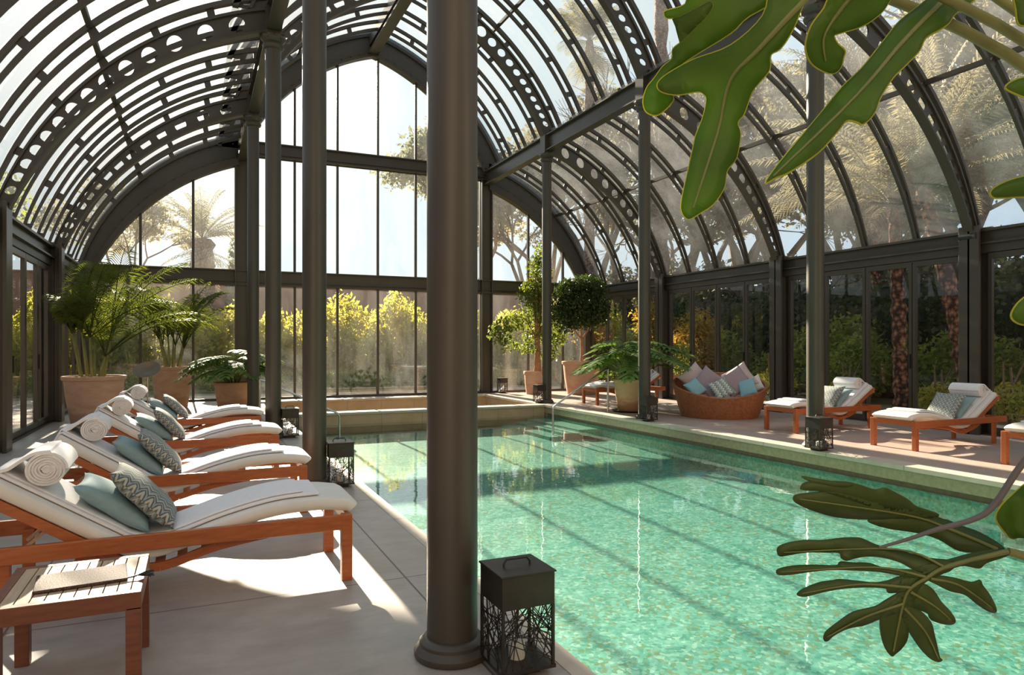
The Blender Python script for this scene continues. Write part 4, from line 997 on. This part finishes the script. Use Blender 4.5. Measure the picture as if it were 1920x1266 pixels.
st = MB(); pp = smooth_path([tuple(at_px(x, y, d) - PB) for x, y, d in ((1648, 1027, 1.28), (1700, 1012, 1.27), (1760, 992, 1.26), (1830, 972, 1.25), (1868, 942, 1.24), (1935, 850, 1.22), (2060, 760, 1.2), (2300, 800, 1.1))], 6)
st.tube(pp, [.0025 + .0035 * min(1, i / 22) for i in range(len(pp))], 8); st.build('petiole', 'lilac_stem', ph, 60)

# ------------------------------------------------------------------ garden outside
# leave the pool hall open: four strips round it
mb = MB(); X0, X1, Y0, Y1 = XL - .2, XR + .2, -6, YB + .06
for a, b, c_, d_ in ((-90, 110, Y1, 130), (-90, 110, -60, Y0), (-90, X0, Y0, Y1), (X1, 110, Y0, Y1)): mb.box(a, b, c_, d_, -.3, -.06)
tag(mb.build('ground', 'ground'), 'lawn and earth of the garden around the glasshouse', 'ground', kind='structure')
for a, b, c_, d_, lb in ((XR + .2, 13.1, -6, YB, 'pink paving outside the right-hand glass doors'), (-6, X0, -6, YB, 'paving outside the doors behind the loungers'), (-6, 14, YB + .06, 21.6, 'pale paving outside the end wall')):
    mb = MB(); mb.box(a, b, c_, d_, -.2, -.03); tag(mb.build('paving', 'paving'), lb, 'paving', kind='structure')
def wall(name, x0, x1, y0, y1, h, lb, mat='plaster'):
    mb = MB(); mb.box(x0, x1, y0, y1, -.1, h); mb.box(x0 - .05, x1 + .05, y0 - .05, y1 + .05, h, h + .08); return tag(mb.build(name, mat), lb, 'garden wall', kind='structure')
wall('wall_garden', -30, 40, 38, 38.4, 4.75, 'long pink garden wall beyond the bushes')
wall('wall_garden', 18.3, 18.7, -10, 38, 3.1, 'dark overgrown garden wall beyond the right-hand doors', 'dark_wall')
wall('wall_garden', -9.4, -9, -10, 38, 3.4, 'pink garden wall beyond the doors behind the loungers')

def bush(name, seed, blobs, n, size, leaf, label, cat, group=None, loc=(0, 0, 0), stem=None):
    rng = random.Random(seed); e = empty(name, loc, 0, label, cat, group)
    mb = MB(); leaf_cloud(mb, blobs, n, size, rng, .2, .5, .5); mb.build('foliage', leaf, e)
    mb = MB()
    for pts, r in (stem or [([(.0, 0, -.06), (.05, 0, .4), (.1, .05, .9)], .04), ([(0, 0, -.06), (-.1, .05, .5), (-.2, 0, 1.0)], .03), ([(.1, 0, -.06), (.25, .1, .6), (.4, 0, 1.0)], .03)]):
        mb.tube(pts, [r * (1 - .5 * i / (len(pts) - 1)) for i in range(len(pts))], 6)
    mb.build('trunk', 'bark', e); return e
b0 = bush('garden_bush', 51, [(0, 0, 1.25, 1.15, .9, .95), (-.7, .1, .8, .8, .7, .75), (.75, 0, .85, .8, .7, .8), (.1, 0, 2.0, .6, .5, .65), (.5, .1, 1.75, .5, .45, .5), (-.55, 0, 1.7, .5, .45, .55)], 5200, .15, 'bush_leaf', 'yellow-green citrus bush beyond the end wall', 'bush', 'yellow-green bushes beyond the end wall', (4.0, 25.6, 0))
b0.scale = (1.12, 1, 1.22)
rng = random.Random(9)
for i, (x, y, s) in enumerate(((1.4, 25.9, .95), (6.7, 25.4, 1.05), (9.0, 26.0, .95), (11.4, 25.5, 1.0), (-1.0, 25.5, .98), (-3.4, 25.8, 1.05), (13.8, 26.2, 1.1), (-5.8, 25.8, .95), (2.7, 27.6, 1.0), (5.4, 27.8, 1.05), (7.9, 27.5, 1.0), (10.2, 27.9, 1.1), (.1, 27.7, 1.0), (-2.3, 27.6, 1.05), (12.6, 27.9, 1.0), (16.2, 26.0, 1.1), (-4.9, 27.9, 1.0))):
    o = copy_tree(b0); o.location = (x, y, 0); o.rotation_euler = (0, 0, rng.uniform(0, 6)); o.scale = (s * 1.12, s, s * rng.uniform(1.1, 1.3))
# low grey-green hedge and stone bird table between the bushes and the glass
hb = bush('low_hedge', 52, [(i * .55 - 2.2, 0, .30, .42, .40, .36) for i in range(9)], 3600, .09, 'bush_dark', 'low clipped hedge outside the end wall', 'hedge', 'low hedges outside the end wall', (2.6, 23.4, 0))
for x, y in ((7.9, 23.3), (12.6, 23.5), (-2.4, 23.6)):
    o = copy_tree(hb); o.location = (x, y, 0)
e = empty('bird_bath', (6.75, 22.6, -.06), 0, 'pale stone bird bath outside the end wall', 'bird bath')
mb = MB(); mb.lathe([(.22, 0), (.22, .08), (.10, .12), (.08, .3), (.09, .58), (.16, .64)], n=24); mb.build('pedestal', 'basin_stone', e, 40)
mb = MB(); mb.lathe([(.16, .64), (.40, .70), (.46, .76), (.43, .77), (.2, .72), (0, .71)], n=36); mb.build('bowl', 'coping', e, 40)
e = bush('flower_bush', 53, [(0, 0, .45, .55, .45, .48)], 900, .11, 'bush_dark', 'small dark shrub beside the stone bird bath', 'bush', None, (7.3, 22.4, 0))

# right-hand garden: ivy hedge, shrubs, palm trunks
mb = MB(); rng = random.Random(61); leaf_cloud(mb, [(17.55, y, z, .45, 1.2, .85) for y in np.arange(-4, 36, 1.6) for z in (.5, 1.5, 2.45)], 30000, .17, rng, .3, .6, .7)
tag(mb.build('ivy_hedge', 'ivy'), 'tall dark ivy hedge covering the wall beyond the right-hand doors', 'hedge', kind='stuff')
s0 = bush('garden_shrub', 62, [(0, 0, .75, .9, .85, .7), (.6, .2, .55, .6, .6, .5), (-.6, 0, .6, .65, .6, .55), (.1, .1, 1.25, .5, .5, .4)], 3400, .12, 'bush_dark', 'green shrub in the bed beyond the right-hand doors', 'bush', 'green shrubs beyond the right-hand doors', (15.6, 9.3, 0))
for i, (x, y, s) in enumerate(((15.4, 12.6, 1.05), (16.2, 15.2, 1.2), (15.3, 6.6, .9), (16.3, 10.8, 1.1), (15.8, 18.0, 1.2), (16.0, 4.2, 1.0), (14.6, 21.2, 1.3), (16.4, 13.8, 1.4), (16.0, 23.5, 1.4))):
    o = copy_tree(s0); o.location = (x, y, 0); o.rotation_euler = (0, 0, i * 1.7); o.scale = (s, s, s)
a0 = bush('orange_shrub', 63, [(0, 0, 1.3, .9, .8, 1.0), (.3, .2, 2.1, .6, .6, .55), (-.4, 0, .7, .7, .6, .6)], 3000, .14, 'autumn', 'shrub with orange autumn leaves beyond the glass doors', 'bush', 'orange autumn shrubs beyond the doors', (14.3, 17.6, 0))
for x, y, s in ((14.9, 20.2, 1.15), (14.0, 23.6, 1.2)):
    o = copy_tree(a0); o.location = (x, y, 0); o.rotation_euler = (0, 0, x); o.scale = (s, s, s)
s1 = bush('low_shrub', 64, [(0, 0, .3, .5, .5, .34)], 900, .09, 'bush_leaf', 'low golden shrub at the front of the bed beyond the right-hand doors', 'bush', 'low golden shrubs beyond the right-hand doors', (14.0, 11.7, 0))
for x, y, s in ((13.9, 9.4, 1), (13.8, 8.0, 1.1), (14.1, 14.1, 1.2), (14.0, 6.2, 1)):
    o = copy_tree(s1); o.location = (x, y, 0); o.scale = (s, s, s)

def palm_tree(loc, H, r, L, n, seed, label, leaf='tan_leaf', lean=(0, 0), group=None, nl=30, ll=.55, skirt=0, lw=.05):
    rng = random.Random(seed); e = empty('palm_tree', loc, 0, label, 'palm tree', group)
    mb = MB(); N = 26; pts = []; rad = []
    for i in range(N + 1):
        t = i / N; pts.append((lean[0] * t ** 1.4, lean[1] * t ** 1.4, -.06 + H * t)); rad.append(r * (1 + .12 * math.sin(i * 2.1) + (.25 if i % 2 else 0)) * (1 - .25 * t))
    mb.tube(pts, rad, 14); mb.build('trunk', 'trunk', e, 30)
    mb = MB(); top = Vector(pts[-1])
    for i in range(n):
        frond(mb, top, rng.uniform(0, 6.283), rng.uniform(.1, 1.35), L * rng.uniform(.8, 1.1), rng, nl, ll, rng.uniform(.5, 1.2), lw, .12)
    for i in range(skirt):
        frond(mb, top - Vector((0, 0, rng.uniform(0, .8))), rng.uniform(0, 6.283), rng.uniform(1.8, 2.6), L * .7, rng, nl // 2, ll, .4, lw, .1)
    mb.build('crown', leaf, e); return e
palm_tree((14.15, 10.45, 0), 4.5, .155, 3.4, 60, 71, 'palm with a straight scaly reddish trunk outside the right-hand doors', 'tan_leaf', (-.12, .1))
palm_tree((14.15, 8.95, 0), 4.8, .165, 3.4, 60, 72, 'palm with a leaning scaly trunk outside the doors, next to the straight one', 'tan_leaf', (-.2, .9))
palm_tree((19.6, 15.5, 0), 8.5, .26, 4.2, 46, 73, 'date palm with arching fronds above the right-hand roof', 'tan_leaf')
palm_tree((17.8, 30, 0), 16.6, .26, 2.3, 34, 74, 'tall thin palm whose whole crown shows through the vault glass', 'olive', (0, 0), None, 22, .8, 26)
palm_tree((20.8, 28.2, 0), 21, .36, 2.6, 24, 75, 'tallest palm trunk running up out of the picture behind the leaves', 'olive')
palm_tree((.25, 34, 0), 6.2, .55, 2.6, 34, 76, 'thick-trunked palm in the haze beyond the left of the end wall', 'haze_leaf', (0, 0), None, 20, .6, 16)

def tree_branches(mb, p, d, L, r, depth, rng, tips):
    q = p + d * L; m = p.lerp(q, .5) + Vector((rng.uniform(-1, 1), rng.uniform(-1, 1), rng.uniform(-.3, .6))) * L * .06
    mb.tube([p, m, q], [r, r * .85, r * .66], 5 if depth > 2 else 3, False)
    if depth == 0: tips.append(q); return
    for k in range(rng.choice((2, 3, 3)) if depth > 1 else 3):
        a = rng.uniform(.3, .75); ax = d.cross(Vector((rng.gauss(0, 1), rng.gauss(0, 1), rng.gauss(0, 1)))).normalized()
        nd = (Matrix.Rotation(a, 3, ax) @ d + Vector((0, 0, .12))).normalized(); tree_branches(mb, q, nd, L * rng.uniform(.62, .86), r * .64, depth - 1, rng, tips)
def tree(name, loc, seed, H, r, depth, leaf, nleaf, lsize, label, cat='tree', group=None, spread=.9, bark='bark'):
    rng = random.Random(seed); e = empty(name, loc, 0, label, cat, group); mb = MB(); tips = []
    tree_branches(mb, Vector((0, 0, -.06)), Vector((0, 0, 1)), H, r, depth, rng, tips); mb.build('branches', bark, e)
    if nleaf:
        mb = MB(); sel = rng.sample(tips, min(len(tips), 90)); leaf_cloud(mb, [(t.x, t.y, t.z, spread, spread, spread * .7) for t in sel], nleaf, lsize, rng, .3, .2, .5); mb.build('foliage', leaf, e)
    return e
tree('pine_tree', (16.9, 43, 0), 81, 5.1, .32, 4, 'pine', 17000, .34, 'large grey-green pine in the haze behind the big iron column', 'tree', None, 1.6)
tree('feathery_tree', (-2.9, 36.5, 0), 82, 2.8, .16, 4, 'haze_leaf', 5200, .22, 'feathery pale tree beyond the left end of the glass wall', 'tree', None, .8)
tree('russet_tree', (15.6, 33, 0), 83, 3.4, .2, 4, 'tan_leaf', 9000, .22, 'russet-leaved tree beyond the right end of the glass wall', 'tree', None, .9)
bush('cypress', 84, [(0, 0, 1.5, .45, .45, 2), (0, 0, 3.4, .42, .42, 2.2), (0, 0, 5.2, .28, .28, 1.7)], 3000, .2, 'pine', 'dark narrow cypress left of the end wall post', 'tree', None, (1.68, 36.8, 0))
br = tree('bare_tree', (22, 24, 0), 85, 3.6, .2, 6, None, 0, 0, 'bare branching tree seen through the right-hand roof', 'tree', 'bare trees seen through the right-hand roof')
rng = random.Random(12)
for x, y, s in ((21, 18, 1.0), (20.6, 13.5, .95), (22.5, 10.5, 1.05), (20, 21.5, 1.1), (25, 16, 1.3), (26, 22, 1.3), (24, 30, 1.2), (22, 34, 1.2), (21.5, 7.5, 1.0), (27, 12, 1.4), (19.8, 26.8, 1.0), (23, 27, 1.3)):
    o = copy_tree(br); o.location = (x, y, 0); o.rotation_euler = (0, 0, rng.uniform(0, 6.28)); o.scale = (s, s, s)
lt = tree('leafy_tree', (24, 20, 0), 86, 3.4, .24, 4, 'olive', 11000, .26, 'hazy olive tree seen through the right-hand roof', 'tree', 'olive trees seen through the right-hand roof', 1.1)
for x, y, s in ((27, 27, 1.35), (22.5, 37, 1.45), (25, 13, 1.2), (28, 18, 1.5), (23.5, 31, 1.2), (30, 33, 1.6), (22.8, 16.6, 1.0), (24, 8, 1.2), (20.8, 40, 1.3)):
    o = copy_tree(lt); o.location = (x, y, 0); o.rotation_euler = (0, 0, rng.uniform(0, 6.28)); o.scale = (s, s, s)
lt2 = tree('garden_tree', (-7, 24, 0), 87, 2.2, .15, 4, 'bush_dark', 6000, .2, 'green garden tree beyond the doors behind the loungers', 'tree', 'green trees beyond the doors behind the loungers', .8)
for x, y, s in ((-6.2, 17.5, .8), (-7.5, 29, 1.1)):
    o = copy_tree(lt2); o.location = (x, y, 0); o.rotation_euler = (0, 0, x); o.scale = (s, s, s)
g0 = bush('tall_shrub', 95, [(0, 0, 1.6, 1.7, 1.6, 1.6), (.9, .3, 3.0, 1.3, 1.3, 1.3), (-.8, 0, 2.8, 1.4, 1.3, 1.4), (.1, 0, 4.2, 1.2, 1.2, 1.1)], 5200, .26, 'olive', 'tall hazy shrub behind the ivy hedge on the right', 'bush', 'tall hazy shrubs behind the ivy hedge', (21.5, 9.0, 0))
for i, (x, y, q) in enumerate(((21.8, 12.2, 1), (21.3, 15.6, 1.1), (22, 19, 1), (22.4, 22.4, 1.1), (22.3, 26, 1.1), (22.6, 29.6, 1.2), (21.8, 5.6, 1.1), (22.2, 33.6, 1.2), (21.2, 36.0, .8))):
    o = copy_tree(g0); o.location = (x, y, 0); o.rotation_euler = (0, 0, i * 1.3); o.scale = (q, q, q * .95)
for i, (x, y, q) in enumerate(((-6.9, 8, 1.15), (-6.8, 11, 1.25), (-6.9, 13.8, 1.2), (-6.8, 21, 1.25), (-6.9, 24.5, 1.2), (-6.8, 27.2, 1.25))):
    o = copy_tree(s0); o.location = (x, y, 0); o.rotation_euler = (0, 0, i * 2.1); o.scale = (q, q, q)
    o['label'] = 'green shrub along the garden wall behind the loungers'; o['group'] = 'green shrubs behind the loungers'
# clay pot with a green shrub just outside the doors behind the daybed
op = bush('potted_shrub', 91, [(0, 0, 1.05, .36, .36, .5)], 900, .09, 'bush_dark', 'green shrub in an orange clay pot outside the doors behind the daybed', 'potted plant', None, (12.15, 15.6, -.03), [([(0, 0, .45), (0, 0, 1.0)], .02)])
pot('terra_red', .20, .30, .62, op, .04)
